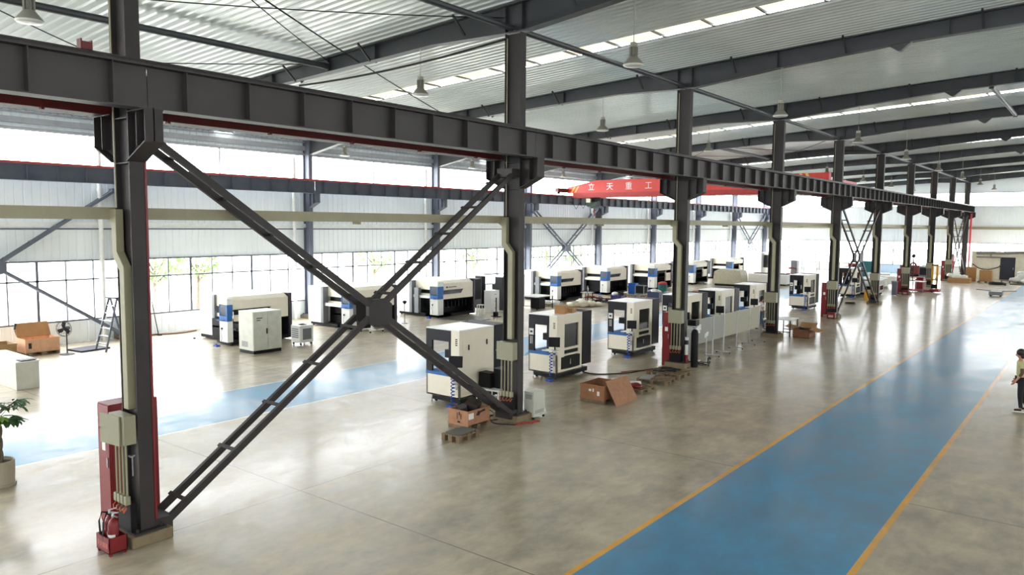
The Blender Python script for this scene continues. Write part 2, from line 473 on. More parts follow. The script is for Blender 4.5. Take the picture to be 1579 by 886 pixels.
# ------------------------------------------------------------------ steel columns
def h_shaft(mb, z0, z1, dx=.48, dy=.21):
    mb.box(-dx / 2, -dx / 2 + .018, -dy / 2, dy / 2, z0, z1); mb.box(dx / 2 - .018, dx / 2, -dy / 2, dy / 2, z0, z1)
    mb.box(-dx / 2 + .018, dx / 2 - .018, -.007, .007, z0, z1)
def corbel(mb, sgn, x0=.24, x1=.79, zt=6.37):
    pts = [(sgn * x0, zt), (sgn * x1, zt), (sgn * x1, zt - .45), (sgn * x0, zt - .7)]
    mb.prism(pts, 'y', -.008, .008)
    a, b = sorted((sgn * x0, sgn * x1))
    mb.box(a, b, -.14, .14, zt - .018, zt)
    dx, dz = sgn * (x0 - x1), -.24
    mb.bar((sgn * x1, 0, zt - .45), (sgn * x0, 0, zt - .7), .28, .018)
    xm = sgn * (x0 + x1) / 2 + sgn * .02
    mb.box(xm - .008, xm + .008, -.13, .13, zt - .5, zt - .018)
    a, b = sorted((sgn * (x1 - .016), sgn * x1)); mb.box(a, b, -.13, .13, zt - .45, zt - .018)
def make_column(sides, top, mtl, label, group, loc):
    t = thing('steel_column', label, 'column', loc, 0, group)
    m = MB(); h_shaft(m, .2, top)
    for zz in (6.28, 5.64): m.box(-.22, .22, -.11, .11, zz, zz + .014)
    m.build('shaft', mtl, t)
    for sg in sides:
        m = MB(); corbel(m, sg, zt=6.27 if len(sides) == 1 else 6.37); m.build('corbel', mtl, t)
    m = MB(); m.box(-.34, .34, -.24, .24, .17, .2)
    for a in (-.28, .28):
        for b in (-.18, .18): m.cyl((a, b, .2), (a, b, .25), .02, 6)
    m.build('base_plate', mtl, t)
    m = MB(); m.box(-.38, .38, -.3, .32, 0, .17); m.build('plinth', CONC, t, bev=.015)
    return t
c0 = make_column((-1, 1), 9.32, STEEL, 'nearest dark steel column of the centre row, at the left with red cabinets at its foot', 'centre row columns', (CX, YN(0), 0))
m = MB(); m.cyl((-.15, -.125, 5.0), (-.15, -.125, 9.2), .013, 6); m.build('conduit', CREAM, c0)
colextra = ['', 'rising from the foot of the big cross brace', 'beside the wheeled grey boards', 'with a person walking beside it', 'with the far cross brace starting at its foot',
            'at the foot end of the far cross brace', 'with a grey bin and red box at its foot', 'next to the yellow and red lift truck', 'close to the brown boxes', 'last before the far wall']
CCOL = [c0]
for n in range(1, 10):
    CCOL.append(dup(c0, (CX, YN(n), 0), None, '%s dark steel column of the centre row, %s' % (nth(n), colextra[n])))
l0 = make_column((1,), 8.9, STEEL2, 'blue-grey column on the left wall, %s the camera' % nth(0), 'left wall columns', (-31.66, YN(1), 0))
for n in range(2, 10):
    dup(l0, (-31.66, YN(n), 0), None, 'blue-grey column on the left wall, %s the camera' % nth(n - 1))

# ------------------------------------------------------------------ crane runway beams (one per bay)
def make_runway(mtl, railm, y0, y1, label, group, x, flange=.32, busbar=0, zb=6.37):
    t = thing('runway_beam', label, 'beam', (x, y0, zb), 0, group)
    Ln = y1 - y0; h = .6; m = MB(); g = .006
    m.box(-flange / 2, flange / 2, g, Ln - g, 0, .018); m.box(-flange / 2, flange / 2, g, Ln - g, h - .018, h); m.box(-.006, .006, g, Ln - g, .018, h - .018)
    m.build('girder', mtl, t)
    m = MB(); m.box(-.05, .05, g, Ln - g, h, h + .012); m.box(-.012, .012, g, Ln - g, h + .012, h + .06); m.box(-.03, .03, g, Ln - g, h + .06, h + .085)
    m.build('rail', railm, t)
    base = None
    for k in range(9):
        yy = .52 + k * 1.02
        if base is None:
            m = MB(); m.box(-.14, -.007, -.006, .006, .018, h - .018); m.box(.007, .14, -.006, .006, .018, h - .018)
            base = m.build('stiffener', mtl, t, loc=(0, yy, 0))
        else:
            s = base.copy(); COL.objects.link(s); s.parent = t; s.location = (0, yy, 0)
    if busbar:
        m = MB(); m.box(busbar * .17, busbar * .17 + .04, g, Ln - g, .0, .2)
        for k in range(5): m.box(busbar * .15, busbar * .23, .8 + k * 1.85, .84 + k * 1.85, -.03, .03)
        m.build('conductor_rail', RAILRED, t)
    return t
ra = make_runway(BEAM, STEEL, YN(-1), YN(0), 'long dark crane beam of the near runway, bay ending at the nearest column', 'near runway beams', -10.75)
for n in range(0, 9):
    dup(ra, (-10.75, YN(n), 6.37), None, 'dark crane beam of the near runway between the %s and %s columns' % (nth(n), nth(n + 1)))
rb = make_runway(BEAM, STEEL, YN(-1), YN(0), 'dark crane beam behind the near runway with a red rail, bay ending at the nearest column', 'rear runway beams', -11.95, busbar=1)
for n in range(0, 9):
    dup(rb, (-11.95, YN(n), 6.37), None, 'dark crane beam with a red rail behind the near runway, between the %s and %s columns' % (nth(n), nth(n + 1)))
rc = make_runway(STEEL2, mat('red_rail_bright', (206, 70, 66), .5), YN(0), YN(1), 'grey crane beam with a red rail on the left wall, bay nearest the camera', 'left wall runway beams', -31.1, zb=6.27)
for n in range(1, 9):
    dup(rc, (-31.1, YN(n), 6.27), None, 'grey crane beam with a red rail on the left wall, %s bay from the camera' % ORD[n])

# ------------------------------------------------------------------ rafters
def make_rafter(n, label):
    t = thing('roof_rafter', label, 'rafter', (0, YN(n), 0), 0, 'roof rafters')
    m = MB()
    # underside profile on the left slope, mirrored to the right
    prof = [(-31.5, 8.15), (-28.9, 8.62), (-21.0, 9.08), (-14.0, 9.40), (-11.7, 9.34), (-11.0, 9.34), (-8.3, 9.64), (-4.9, 9.92), (0, 10.12)]
    top = [(x, roofz(x) - .05) for x, z in prof]
    P = prof + [(-x, z) for x, z in prof[::-1][1:]]; T = top + [(-x, z) for x, z in top[::-1][1:]]
    for (a, b), (ta, tb) in zip(zip(P, P[1:]), zip(T, T[1:])):
        m.prism([a, b, tb, ta], 'y', -.006, .006)
        for (u, v, o) in ((a, b, .008), (ta, tb, -.008)):
            m.bar((u[0], 0, u[1] + o), (v[0], 0, v[1] + o), .26, .016)
    for sx in (-1, 1):
        for xk in (-28.9, -23.6, -21, -18.24, -16.2, -11.6, -11.1, -8.3, -3.7):
            zb = next(z0 + (z1 - z0) * (xk - x0) / (x1 - x0) for (x0, z0), (x1, z1) in zip(prof, prof[1:]) if x0 <= xk <= x1)
            m.box(sx * xk - .006, sx * xk + .006, -.12, .12, zb + .01, roofz(xk) - .06)
        # splice knee
        m.prism([(sx * -5.2, 9.9), (sx * -4.6, 9.93), (sx * -4.86, 9.72), (sx * -4.94, 9.72)], 'y', -.1, .1)
    m.build('girder', RAFT, t)
    br = MB(); br.bar((0, -.55, 0), (0, -.1, -.4), .05, .05); br.bar((0, .55, 0), (0, .1, -.4), .05, .05)
    first = None
    for xk in (-26.5, -23.2, -19.8, -16.4, -12.9, -9.6, -6.3, -2.9):
        if first is None: first = br.build('flange_brace', RAFT, t, loc=(xk, 0, roofz(xk) - .08))
        else:
            s = first.copy(); COL.objects.link(s); s.parent = t; s.location = (xk, 0, roofz(xk) - .08)
    return t
r0 = make_rafter(1, 'dark tapered roof rafter over the second nearest centre column')
for n in [0] + list(range(2, 10)):
    dup(r0, (0, YN(n), 0), None, 'dark tapered roof rafter over the %s centre column' % nth(n))

# struts along the hall at rafter level
def strut(x, z, y0, y1, r, label, group):
    m = MB(); m.cyl((0, .13, 0), (0, y1 - y0 - .13, 0), r, 10); m.box(-.08, .08, .12, .14, -.1, .1); m.box(-.08, .08, y1 - y0 - .14, y1 - y0 - .12, -.1, .1)
    o = m.build('tie_tube', RAFT, smooth=False); o.location = (x, y0, z)
    tag(o, label, 'strut', group); return o
s0 = strut(CX, 9.42, YN(0), YN(1), .075, 'dark tie tube over the centre row joining the nearest two column tops', 'centre row tie tubes')
for n in range(1, 9):
    dup(s0, (CX, YN(n), 9.42), None, 'dark tie tube over the centre row between the %s and %s columns' % (nth(n), nth(n + 1)))
strut(-18.24, 9.36, YN(0), YN(1), .085, 'dark tie tube under the left roof above the first big cross brace', None)
strut(-3.7, 10.0, YN(3), YN(4), .085, 'grey tie tube at the upper right between the fourth and fifth rafters', None)
strut(-18.24, 9.36, YN(4), YN(5), .085, 'dark tie tube under the left roof above the far cross brace', None)
def rod(p, q, label, group=None, r=.014):
    p = Vector(p); q = Vector(q); pts = []
    for i in range(9):
        k = i / 8; v = p.lerp(q, k); v.z -= .12 * 4 * k * (1 - k); pts.append(v)
    m = MB(); m.tube(pts, r, 5); o = m.build('bracing_rod', MBK); tag(o, label, 'rod', group); return o
G0, G1 = YN(0), YN(1)
rod((-11.6, G0 + .1, 9.75), (-18.2, G1 - .1, 9.5), 'thin black roof bracing rod rising from the left tube towards the nearest column top')
rod((-18.2, G0 + .1, 9.5), (-11.6, G1 - .1, 9.7), 'thin black sagging roof rod ending at the top of the second nearest column')
rod((-18.2, G0 + .1, 9.3), (-25, G1 - .1, 9.1), 'thin black roof rod at the upper left beside the nearest lamp')
rod((-25, G0 + .1, 9.1), (-18.4, G1 - .1, 9.45), 'thin black roof rod ending at the left tie tube')
rod((-13.2, 7.6, 9.6), (-22.6, 25.2, 9.15), 'long black cable crossing under two roof bays at the upper left', None, .02)
for q, (xa, xb, nm) in enumerate(((-11.6, -18.2, 'right'), (-18.2, -25, 'left'))):
    rod((xa, YN(4) + .1, 9.55), (xb, YN(5) - .1, 9.4), 'thin roof bracing rod above the far cross brace, %s one sloping left' % nm)
    rod((xb, YN(4) + .1, 9.4), (xa, YN(5) - .1, 9.55), 'thin roof bracing rod above the far cross brace, %s one sloping right' % nm)
rod((-19.6, 14.45, 8.95), (-11.6, 14.45, 9.2), 'black pipe slung under the second nearest rafter', None, .03)

# ------------------------------------------------------------------ ladder-like cross braces between columns
def make_brace(x, ya, yb, z0, z1, mtl, label, half=.19):
    t = thing('cross_brace', label, 'brace', (x, 0, 0))
    for (p, q, first) in (((ya + .28, z1), (yb - .12, z0), True), ((ya + .18, z0), (yb - .28, z1), False)):
        for sx in (-1, 1):
            m = MB(); off = .0 if first else .0
            m.bar((sx * half, p[0], p[1]), (sx * half, q[0], q[1]), .07, .11)
            m.build('chord', mtl, t)
        d = Vector((0, q[0] - p[0], q[1] - p[1])); nb = 10; bt = None
        ang = math.atan2(d.z, d.y)
        for k in range(nb):
            if k in (): continue
            f = (k + .5) / nb
            if abs(f - .5) < .04: continue
            pos = (0, p[0] + d.y * f, p[1] + d.z * f + .05)
            if bt is None:
                m = MB(); m.box(-half - .1, half + .03, -.03, .03, -.012, .012); bt = m.build('batten', mtl, t, loc=pos, rot=(ang, 0, 0))
            else:
                s = bt.copy(); COL.objects.link(s); s.parent = t; s.location = pos; s.rotation_euler = (ang, 0, 0)
    ym, zm = (ya + yb) / 2 + .08, (z0 + z1) / 2
    for sx in (-1, 1):
        m = MB(); m.prism([(ym - .3, zm - .14), (ym - .16, zm - .26), (ym + .16, zm - .26), (ym + .3, zm - .14), (ym + .3, zm + .14), (ym + .16, zm + .26), (ym - .16, zm + .26), (ym - .3, zm + .14)], 'x', sx * half - .045, sx * half + .045)
        m.build('gusset_plate', mtl, t)
    for (yy, zz) in ((ya + .25, z1), (yb - .25, z1), (ya + .25, z0 + .08), (yb - .25, z0 + .08)):
        m = MB(); m.box(-half - .04, half + .04, yy - .14, yy + .14, zz - .1, zz + .1); m.build('end_cleat', mtl, t)
    return t
make_brace(CX, YN(0), YN(1), .12, 6.02, STEEL, 'large dark ladder-like cross brace between the two nearest columns of the centre row')
make_brace(CX, YN(4), YN(5), .12, 6.02, STEEL, 'dark ladder-like cross brace between the fifth and sixth centre columns', .16)
make_brace(CX, YN(8), YN(9), .12, 6.02, STEEL, 'pale looking ladder-like cross brace between the last two centre columns', .16)
make_brace(-31.66, YN(0), YN(1), .2, 6.02, STEEL2, 'grey cross brace on the left wall behind the stepladder and fan', .1)
make_brace(-31.66, YN(4), YN(5), .2, 6.02, STEEL2, 'grey cross brace on the left wall behind the cutting machines', .16)
make_brace(-31.66, YN(8), YN(9), .2, 6.02, STEEL2, 'grey cross brace at the far end of the left wall', .16)

# ------------------------------------------------------------------ cable tray, drops and junction boxes
m = MB(); m.box(-.13, .13, 0, Y1 - .4 - YN(-1), 0, .01); m.box(-.13, -.12, 0, Y1 - .4 - YN(-1), .01, .17); m.box(.12, .13, 0, Y1 - .4 - YN(-1), .01, .17); m.box(-.135, .135, 0, Y1 - .4 - YN(-1), .17, .178)
for n in range(0, 10):
    for kk in (.2, 4.6): m.box(-.05, .16, YN(n) - YN(-1) + kk, YN(n) - YN(-1) + kk + .04, -.05, 0)
o = m.build('cable_tray', CREAM, loc=(CX - .44, YN(-1), 4.83))
tag(o, 'long cream cable tray running along the back of the centre column row', 'cable tray')

def make_drop(label, loc):
    m = MB()
    # elbow out of the tray, a jog and a long vertical run in the column recess
    P = [(-.42, 4.98), (-.42, 4.86), (-.26, 4.76), (-.26, 4.3), (-.06, 4.08), (-.06, 2.02), (.08, 2.02), (.08, 4.14), (-.12, 4.36), (-.12, 4.98)]
    m.prism(P, 'y', -.025, .09)
    o = m.build('cable_duct', CREAM, bev=.006); o.location = loc
    return tag(o, label, 'cable duct', 'cable ducts on the centre columns')
dloc = lambda n: (CX, YN(n) - .135, 0)
d0 = make_drop('cream cable duct dropping down the nearest centre column', dloc(0))
for n in range(1, 9): dup(d0, dloc(n), None, 'cream cable duct dropping down the %s centre column' % nth(n))

def make_jbox(label, loc, ajar):
    t = thing('junction_box', label, 'electrical box', loc, 0, 'junction boxes on the centre columns')
    m = MB(); m.box(-.24, .24, -.08, .1, 1.53, 1.96); m.build('box_body', BOXM, t, bev=.008)
    m = MB(); m.box(-.25, .25, -.012, .012, -.22, .22); m.cyl((-.24, -.02, 0), (-.24, -.045, 0), .012, 8)
    if ajar: m.build('door', BOXM, t, loc=(-.08, -.13, 1.74), rot=(0, 0, .1))
    else: m.build('door', BOXM, t, loc=(0, -.093, 1.745))
    c = None
    for k in range(4):
        xx = -.16 + k * .105
        if c is None:
            m = MB(); m.cyl((0, 0, 0), (0, 0, .86), .016, 8); c = m.build('conduit', CREAM, t, loc=(xx, -.02, .72))
            m = MB(); m.box(-.04, .04, -.045, .03, -.1, .03); s = m.build('socket', BOXM, t, loc=(xx, -.02, .72), bev=.01)
        else:
            for q in (c, s):
                e = q.copy(); COL.objects.link(e); e.parent = t; e.location = (xx, -.02, .72)
    m = MB(); m.box(-.2, .19, .0, .1, .2, .62); m.build('cover_plate', MBK, t)
    m = MB()
    for k in range(4):
        xx = -.16 + k * .105
        m.tube([(xx, -.04, .62), (xx - .03, -.07, .56), (xx + .02, -.09, .52), (xx + .05, -.06, .5 + .03 * k)], .012, 5)
    m.build('plug_lead', mat('orange_lead', (190, 92, 50), .5), t)
    return t
jloc = lambda n: (CX, YN(n) - .23, 0)
make_jbox('beige junction box on the nearest centre column, its door ajar', jloc(0), True)
j1 = make_jbox('beige junction box on the second nearest centre column beside the white transformer', jloc(1), False)
for n in range(2, 9): dup(j1, jloc(n), None, 'beige junction box on the %s centre column' % nth(n))

# red fire hose cabinets against the columns
def make_cab(label, loc, hgt=1.95, group='red fire cabinets', dep=.24, wid=.2):
    t = thing('fire_cabinet', label, 'fire cabinet', loc, 0, group)
    m = MB(); m.box(-wid, wid, -.12, dep - .12, 0, hgt); m.build('cabinet_body', RED, t, bev=.006)
    m = MB(); m.box(-wid + .015, wid - .015, -.012, 0, .04, hgt - .02); d = m.build('door', RED, t, loc=(0, -.122, 0))
    m = MB(); m.box(wid - .08, wid - .05, -.03, -.012, .95, 1.1); m.build('handle', MET, d)
    m = MB(); m.box(-.05, .06, -.016, -.012, 1.2, 1.34); m.build('notice', PAPER, d)
    return t
make_cab('tall deep red fire cabinet behind the nearest column and its extinguishers', (CX - .93, YN(0) + .04, 0), 1.95, 'red fire cabinets', .76)
for n, lb in ((2, 'red fire cabinet left of the third nearest centre column'), (4, 'red fire cabinet with a white notice, left of the fifth centre column'), (6, 'red fire cabinet behind the grey bin at the seventh centre column'), (8, 'faded red fire cabinet left of the ninth centre column')):
    make_cab(lb, (CX - .42, YN(n) + .02, 0), 1.85, wid=.15)

def extinguisher(label, loc, rz=0):
    t = thing('fire_extinguisher', label, 'fire extinguisher', loc, rz, 'extinguishers in the red box')
    m = MB(); m.lathe([(.0, 0), (.07, 0), (.075, .02), (.075, .36), (.06, .42), (.03, .45), (.02, .47)], n=16); m.build('cylinder', RED, t, smooth=True)
    m = MB(); m.lathe([(.018, .46), (.022, .5), (.012, .53)], n=8); m.bar((-.02, 0, .53), (.1, 0, .56), .025, .015); m.bar((-.02, 0, .51), (.09, 0, .49), .02, .012)
    m.build('valve', MET, t)
    m = MB(); m.tube([(-.02, 0, .5), (-.1, -.02, .52), (-.13, -.05, .4), (-.11, -.08, .2), (-.07, -.09, .1)], .014, 7); m.build('hose', RUB, t, smooth=True)
    m = MB()
    for k in range(5):
        a0 = -1.9 + k * .3; a1 = a0 + .3
        m.quad((.077 * math.cos(a0), .077 * math.sin(a0), .14), (.077 * math.cos(a1), .077 * math.sin(a1), .14), (.077 * math.cos(a1), .077 * math.sin(a1), .24), (.077 * math.cos(a0), .077 * math.sin(a0), .24))
    m.build('label_sticker', PAPER, t)
    return t
def extbox(label, loc, lettering=True):
    t = thing('extinguisher_box', label, 'extinguisher box', loc, 0, 'red extinguisher boxes')
    m = MB(); hx, hy, z0, z1, k = .2, .13, .04, .27, .012
    m.box(-hx, hx, -hy, hy, z0, z0 + k); m.box(-hx, hx, -hy, -hy + k, z0, z1); m.box(-hx, hx, hy - k, hy, z0, z1); m.box(-hx, -hx + k, -hy, hy, z0, z1); m.box(hx - k, hx, -hy, hy, z0, z1)
    for a in (-.17, .17):
        for b in (-.1, .1): m.box(a - .02, a + .02, b - .02, b + .02, 0, z0)
    m.build('box_body', RED, t)
    if lettering:
        text('灭火器箱', .085, mat('faded_pink_lettering', (226, 140, 130), .6), t, (0, -hy - .002, .12), (PI / 2, 0, 0), depth=.001)
    return t
ex = (CX + .17, YN(0) - .5, 0)
extbox('red extinguisher box at the foot of the nearest column holding two extinguishers', ex)
extinguisher('front red fire extinguisher standing in the box at the nearest column', (ex[0] + .08, ex[1] - .01, .055), .3)
extinguisher('rear red fire extinguisher with the looped hose, left in the box at the nearest column', (ex[0] - .09, ex[1] + .02, .055), .9)
for n, lb in ((4, 'red extinguisher box at the foot of the fifth centre column'), (6, 'red extinguisher box at the foot of the seventh centre column')):
    t = extbox(lb, (CX + .12, YN(n) - .55, 0), False)
    m = MB(); m.box(-.2, .2, -.13, .13, .27, .34); m.build('lid', RED, t)
    m = MB(); m.box(-.12, .12, -.134, -.13, .1, .14); m.box(-.12, .12, -.134, -.13, .18, .2); m.build('white_marking', PAPER, t)
m = MB(); m.cyl((CX + .2, YN(0) + .142, .2), (CX + .2, YN(0) + .142, 6.28), .025, 8)
tag(m.build('fire_pipe', RED), 'thin red fire pipe running up behind the nearest column', 'pipe')
# tap and lever on the nearest column
m = MB(); m.cyl((0, -.02, 0), (0, -.1, 0), .015, 8); m.box(-.04, .05, -.1, -.07, -.012, .012); m.cyl((.0, -.06, 0), (0, -.06, -.3), .008, 6)
o = m.build('valve_tap', MET, loc=(CX + .2, YN(0) - .12, 1.35)); tag(o, 'small metal tap on the right flange of the nearest column', 'tap')

# ------------------------------------------------------------------ pendant lamps under the rafters
LAMPB = mat('lamp_grey_metal', (150, 148, 138), .4, metal=.3)
LAMPG = mat('lamp_diffuser', (214, 214, 206), .3)
def make_lamp(label, loc, rod_len):
    t = thing('pendant_lamp', label, 'lamp', loc, 0, 'high bay pendant lamps')
    m = MB(); m.lathe([(.055, .40), (.08, .40), (.08, .49), (.05, .5)], n=14); m.build('cap', LAMPB, t)
    m = MB(); m.lathe([(.045, .2), (.045, .41)], n=10)
    for k in range(10):
        a = 2 * PI * k / 10; m.rbox((.07 * math.cos(a), .07 * math.sin(a), .305), (.05, .008, .2), (0, 0, a))
    m.build('heat_sink', LAMPB, t)
    m = MB(); m.lathe([(.07, .21), (.1, .19), (.215, .05), (.225, .03), (.21, .03), (.09, .17)], n=20); m.build('lamp_shade', LAMPB, t, smooth=False)
    m = MB(); m.lathe([(.205, .035), (.225, .03), (.2, .0), (.1, -.012), (.0, -.014)], n=20); m.build('diffuser', LAMPG, t, smooth=True)
    m = MB(); m.cyl((0, 0, .5), (0, 0, .5 + rod_len), .009, 6); m.cyl((0, 0, .5 + rod_len - .02), (0, 0, .5 + rod_len), .05, 8); m.build('suspension_rod', LAMPB, t)
    return t
la = make_lamp('pendant lamp at the top left corner under the nearest rafter', (-14.75, YN(0), 8.18), .72)
lb = make_lamp('pendant lamp high in the middle of the picture, in front of the first roof light', (-8.18, YN(1), 8.18), .98)
for n in range(1, 9): dup(la, (-14.55, YN(n), 8.18), None, 'pendant lamp left of the centre row under the %s rafter' % nth(n))
for n in range(2, 9): dup(lb, (-8.18, YN(n), 8.18), None, 'pendant lamp right of the centre row under the %s rafter' % nth(n))
lc = make_lamp('white pendant lamp near the left wall under the third nearest rafter', (-28.8, YN(2), 7.98), .17)
for n in range(3, 8): dup(lc, (-28.8, YN(n), 7.98), None, 'white pendant lamp near the left wall under the %s rafter' % nth(n))

# ------------------------------------------------------------------ red overhead travelling crane
t = thing('overhead_crane', 'red overhead travelling crane spanning the left bay, with white lettering', 'crane', (0, 46.2, 0))
zb = 7.0
m = MB(); m.prism([(-31.0, zb + .1), (-12.9, zb + .1), (-12.9, zb + .95), (-28.6, zb + .95), (-31.0, zb + .5)], 'y', -.22, .22)
m.build('bridge_girder', CRANE, t)
m = MB(); m.prism([(-30.6, zb - .22), (-12.6, zb - .22), (-12.6, zb + .1), (-30.6, zb + .1)], 'y', -.19, .19); m.box(-30.4, -12.7, -.3, .3, zb - .25, zb - .22)
m.build('lower_flange', mat('crane_red_dark', (182, 36, 30), .45), t)
for xx in (-31.1, -11.95):
    m = MB(); m.box(xx - .14, xx + .14, -1.5, 1.5, zb + .14, zb + .42); e = m.build('end_carriage', RAILRED if xx < -20 else CRANE, t)
    for yy in (-1.25, 1.25):
        m = MB(); m.cyl((xx - .05, yy, zb + .13), (xx + .05, yy, zb + .13), .13, 14); m.build('wheel', MBK, e)
for xx in (-30.4, -12.95):
    m = MB(); m.box(xx - .6 if xx < -20 else xx, xx if xx < -20 else xx + .9, -.18, .18, zb + .12, zb + .5); m.build('girder_end', CRANE, t)
WL = mat('white_lettering', (240, 236, 236), .5)
for k, ch in enumerate('立天重工'):
    text(ch, .56, WL, t, (-29.0 + 1.5 * k, -.225, zb + .3), (PI / 2, 0, 0), depth=.003)
m = MB()
for xx in (-30.75, -30.45): m.prism([(xx, zb + .12), (xx + .14, zb + .12), (xx + .44, zb + .56), (xx + .3, zb + .56)], 'y', -.226, -.221)
m.build('stripe_marking', mat('stripe_yellow', (224, 190, 90), .5), t)
m = MB()
for xx in (-14.6, -14.25): m.prism([(xx, zb + .94), (xx + .16, zb + .94), (xx + .5, zb + .12), (xx + .34, zb + .12)], 'y', -.226, -.221)
m.build('stripe_marking', mat('stripe_yellow', (224, 190, 90), .5), t)
h = thing('chain_hoist', 'dark motor hoist trolley hanging under the left part of the red crane', 'hoist', (-28.9, 46.2, 6.2))
m = MB(); m.cyl((-.5, 0, .1), (.35, 0, .1), .2, 14); m.box(-.2, .2, -.16, .16, -.2, .1); m.build('motor', mat('hoist_green_grey', (70, 84, 80), .5), h)
m = MB(); m.box(-.45, -.1, -.34, -.14, .2, .48); m.build('control_box', MW, h)
m = MB(); m.box(-.3, .5, -.02, .02, .3, .56); m.box(-.3, -.2, -.05, .05, .5, .72); m.box(.4, .5, -.05, .05, .5, .72); m.build('trolley', MBK, h)
m = MB(); m.cyl((.08, 0, -.2), (.08, 0, -.5), .02, 6); m.tube([(.08, 0, -.5), (.14, 0, -.58), (.08, 0, -.66), (.0, 0, -.6)], .03, 6); m.build('hook', mat('hook_red', (180, 40, 44), .5), h)
m = MB(); m.tube([(-.6, 0, .3), (-.9, 0, -.2), (-1.2, .0, .2), (-1.5, 0, -.25), (-1.8, 0, .2), (-2.1, 0, .3)], .02, 5); m.build('festoon_cable', RUB, h)

# ------------------------------------------------------------------ compact enclosed cutting machines (row between centre columns and inner lane)
BLU2 = mat('air_hose_blue', (28, 74, 170), .4)
def compact(label, loc, windowed=True, extra_sign=True, W_=1.08, D_=1.95, mono=True):
    """x across (0..W_), y deep (0..D_), open front at -y, cream side at +x"""
    t = thing('laser_cutting_machine', label, 'machine', loc, 0, 'compact enclosed cutting machines')
    zb, zt, za = .2, 2.0, .86
    # cream shell: side wall at +x with optional window, roof, front pillar, apron
    m = MB(); x1 = W_
    yp, yr = .0, 1.42
    if windowed:
        wy0, wy1, wz0, wz1 = .42, 1.22, .98, 1.72
        m.box(x1 - .05, x1, yp, wy0, zb, zt); m.box(x1 - .05, x1, wy1, yr, zb, zt)
        m.box(x1 - .05, x1, wy0, wy1, wz1, zt); m.box(x1 - .05, x1, wy0, wy1, .9, wz0); m.box(x1 - .05, x1, wy0, wy1, .72, .78); m.box(x1 - .05, x1, wy0, wy1, zb, .3)
    else:
        m.box(x1 - .05, x1, yp, yr, zb, zt)
    m.box(W_ - .3, W_ - .05, 0, .05, za, zt)                        # front pillar
    m.box(0, W_, 0, .06, zb, za - .06)                              # apron
    m.box(0, .05, 0, .3, zb, za - .06); m.box(0, W_, 0, yr, zb, zb + .05)
    m.build('body_shell', MW, t, bev=.008)
    m = MB(); m.box(0, W_, 0, yr, zt, zt + .03); m.build('roof_panel', MROOF, t)
    # dark front frame: left post, lintel, right jamb
    m = MB(); m.box(0, .22, -.012, .05, za, zt - .005); m.box(.22, W_ - .3, -.012, .05, zt - .3, zt - .005); m.box(W_ - .4, W_ - .3, .02, .07, za, zt - .3)
    m.box(0, .05, .05, .12, za, zt); m.box(0, .05, 1.3, yr, zb, zt); m.box(0, .05, .05, yr, zt - .2, zt); m.box(0, .05, .3, yr, zb, .8)
    m.build('front_frame', MD, t)
    m = MB(); m.box(-.02, W_ + .02, yr, D_, zb + .12, zt + .04); m.build('rear_cabinet', MD, t, bev=.01)
    m = MB(); m.box(.05, W_ - .06, .02, .9, za - .06, za - .01)
    for k in range(12): m.box(.06, W_ - .3, .05 + k * .07, .07 + k * .07, za - .01, za + .01)
    m.box(-.004, W_ - .28, -.016, .02, za - .09, za - .01); m.build('table_bellows', MBL, t)
    g = MB(); g.box(.1, W_ - .12, .62, .84, 1.12, 1.34); g.box(W_ - .5, W_ - .36, .3, .62, 1.0, 1.5); g.tube([(W_ - .62, .6, 1.34), (W_ - .5, .5, 1.56), (W_ - .36, .4, 1.6), (W_ - .32, .3, 1.5)], .045, 6); g.build('gantry', MBK, t)
    g = MB(); g.cyl((W_ - .43, .3, .95), (W_ - .43, .3, 1.3), .035, 8); g.box(W_ - .5, W_ - .36, .22, .3, 1.2, 1.42); g.build('cutting_head', MET, t)
    if windowed:
        g = MB(); g.box(W_ - .09, W_ - .05, .42, 1.22, .98, 1.72); g.build('side_window', MGL, t)
        g = MB(); g.box(W_ - .07, W_ - .03, .2, 1.36, .79, .89); g.build('slot_vent', MBK, t)
        g = MB(); g.box(W_ - .07, W_ + .006, .24, 1.3, .32, .7); d = g.build('drawer', MBK, t)
        g = MB(); g.box(W_ + .006, W_ + .03, .72, .75, .44, .6); g.build('handle', MET, d)
    else:
        g = MB(); g.box(W_, W_ + .008, .12, 1.36, .5, 1.74); d = g.build('side_door', MW, t)
        g = MB(); g.box(W_ + .008, W_ + .03, .34, .37, 1.48, 1.62); g.box(W_ + .008, W_ + .03, 1.08, 1.11, 1.55, 1.69); g.build('handle', MBK, d)
        g = MB(); g.box(W_ + .008, W_ + .03, .5, .53, .42, .48); g.build('handle', MBK, d)
    g = MB(); g.box(.12, W_ - .06, .1, D_ - .1, .06, zb); g.build('base', MBK, t)
    for (a, b) in ((.22, .16), (W_ - .14, .16), (.22, D_ - .2), (W_ - .14, D_ - .2)):
        c = MB(); c.cyl((a - .02, b, .05), (a + .02, b, .05), .05, 12); c.build('caster', RUB, t)
    g = MB(); g.cyl((.16, .05, 0), (.16, .05, .12), .012, 6); g.cyl((.16, .05, 0), (.16, .05, .015), .035, 8); g.build('levelling_foot', MET, t)
    # operator shelf, monitor and keyboard at the front corner
    g = MB(); g.box(W_ - .42, W_ + .08, -.2, .06, .93, .96); g.box(W_ - .2, W_ - .14, -.06, .0, .6, .93); g.build('operator_shelf', MWH, t)
    if mono:
        g = MB(); g.rbox((W_ - .02, -.1, 1.22), (.34, .04, .3), (-.12, 0, .5)); g.cyl((W_ - .06, -.02, .96), (W_ - .03, -.06, 1.1), .02, 8); g.build('monitor', MD, t)
    g = MB(); g.box(W_ - .3, W_ - .06, -.16, -.02, .96, .985); g.build('keyboard', MBK if not windowed else PAPER, t)
    pts = []
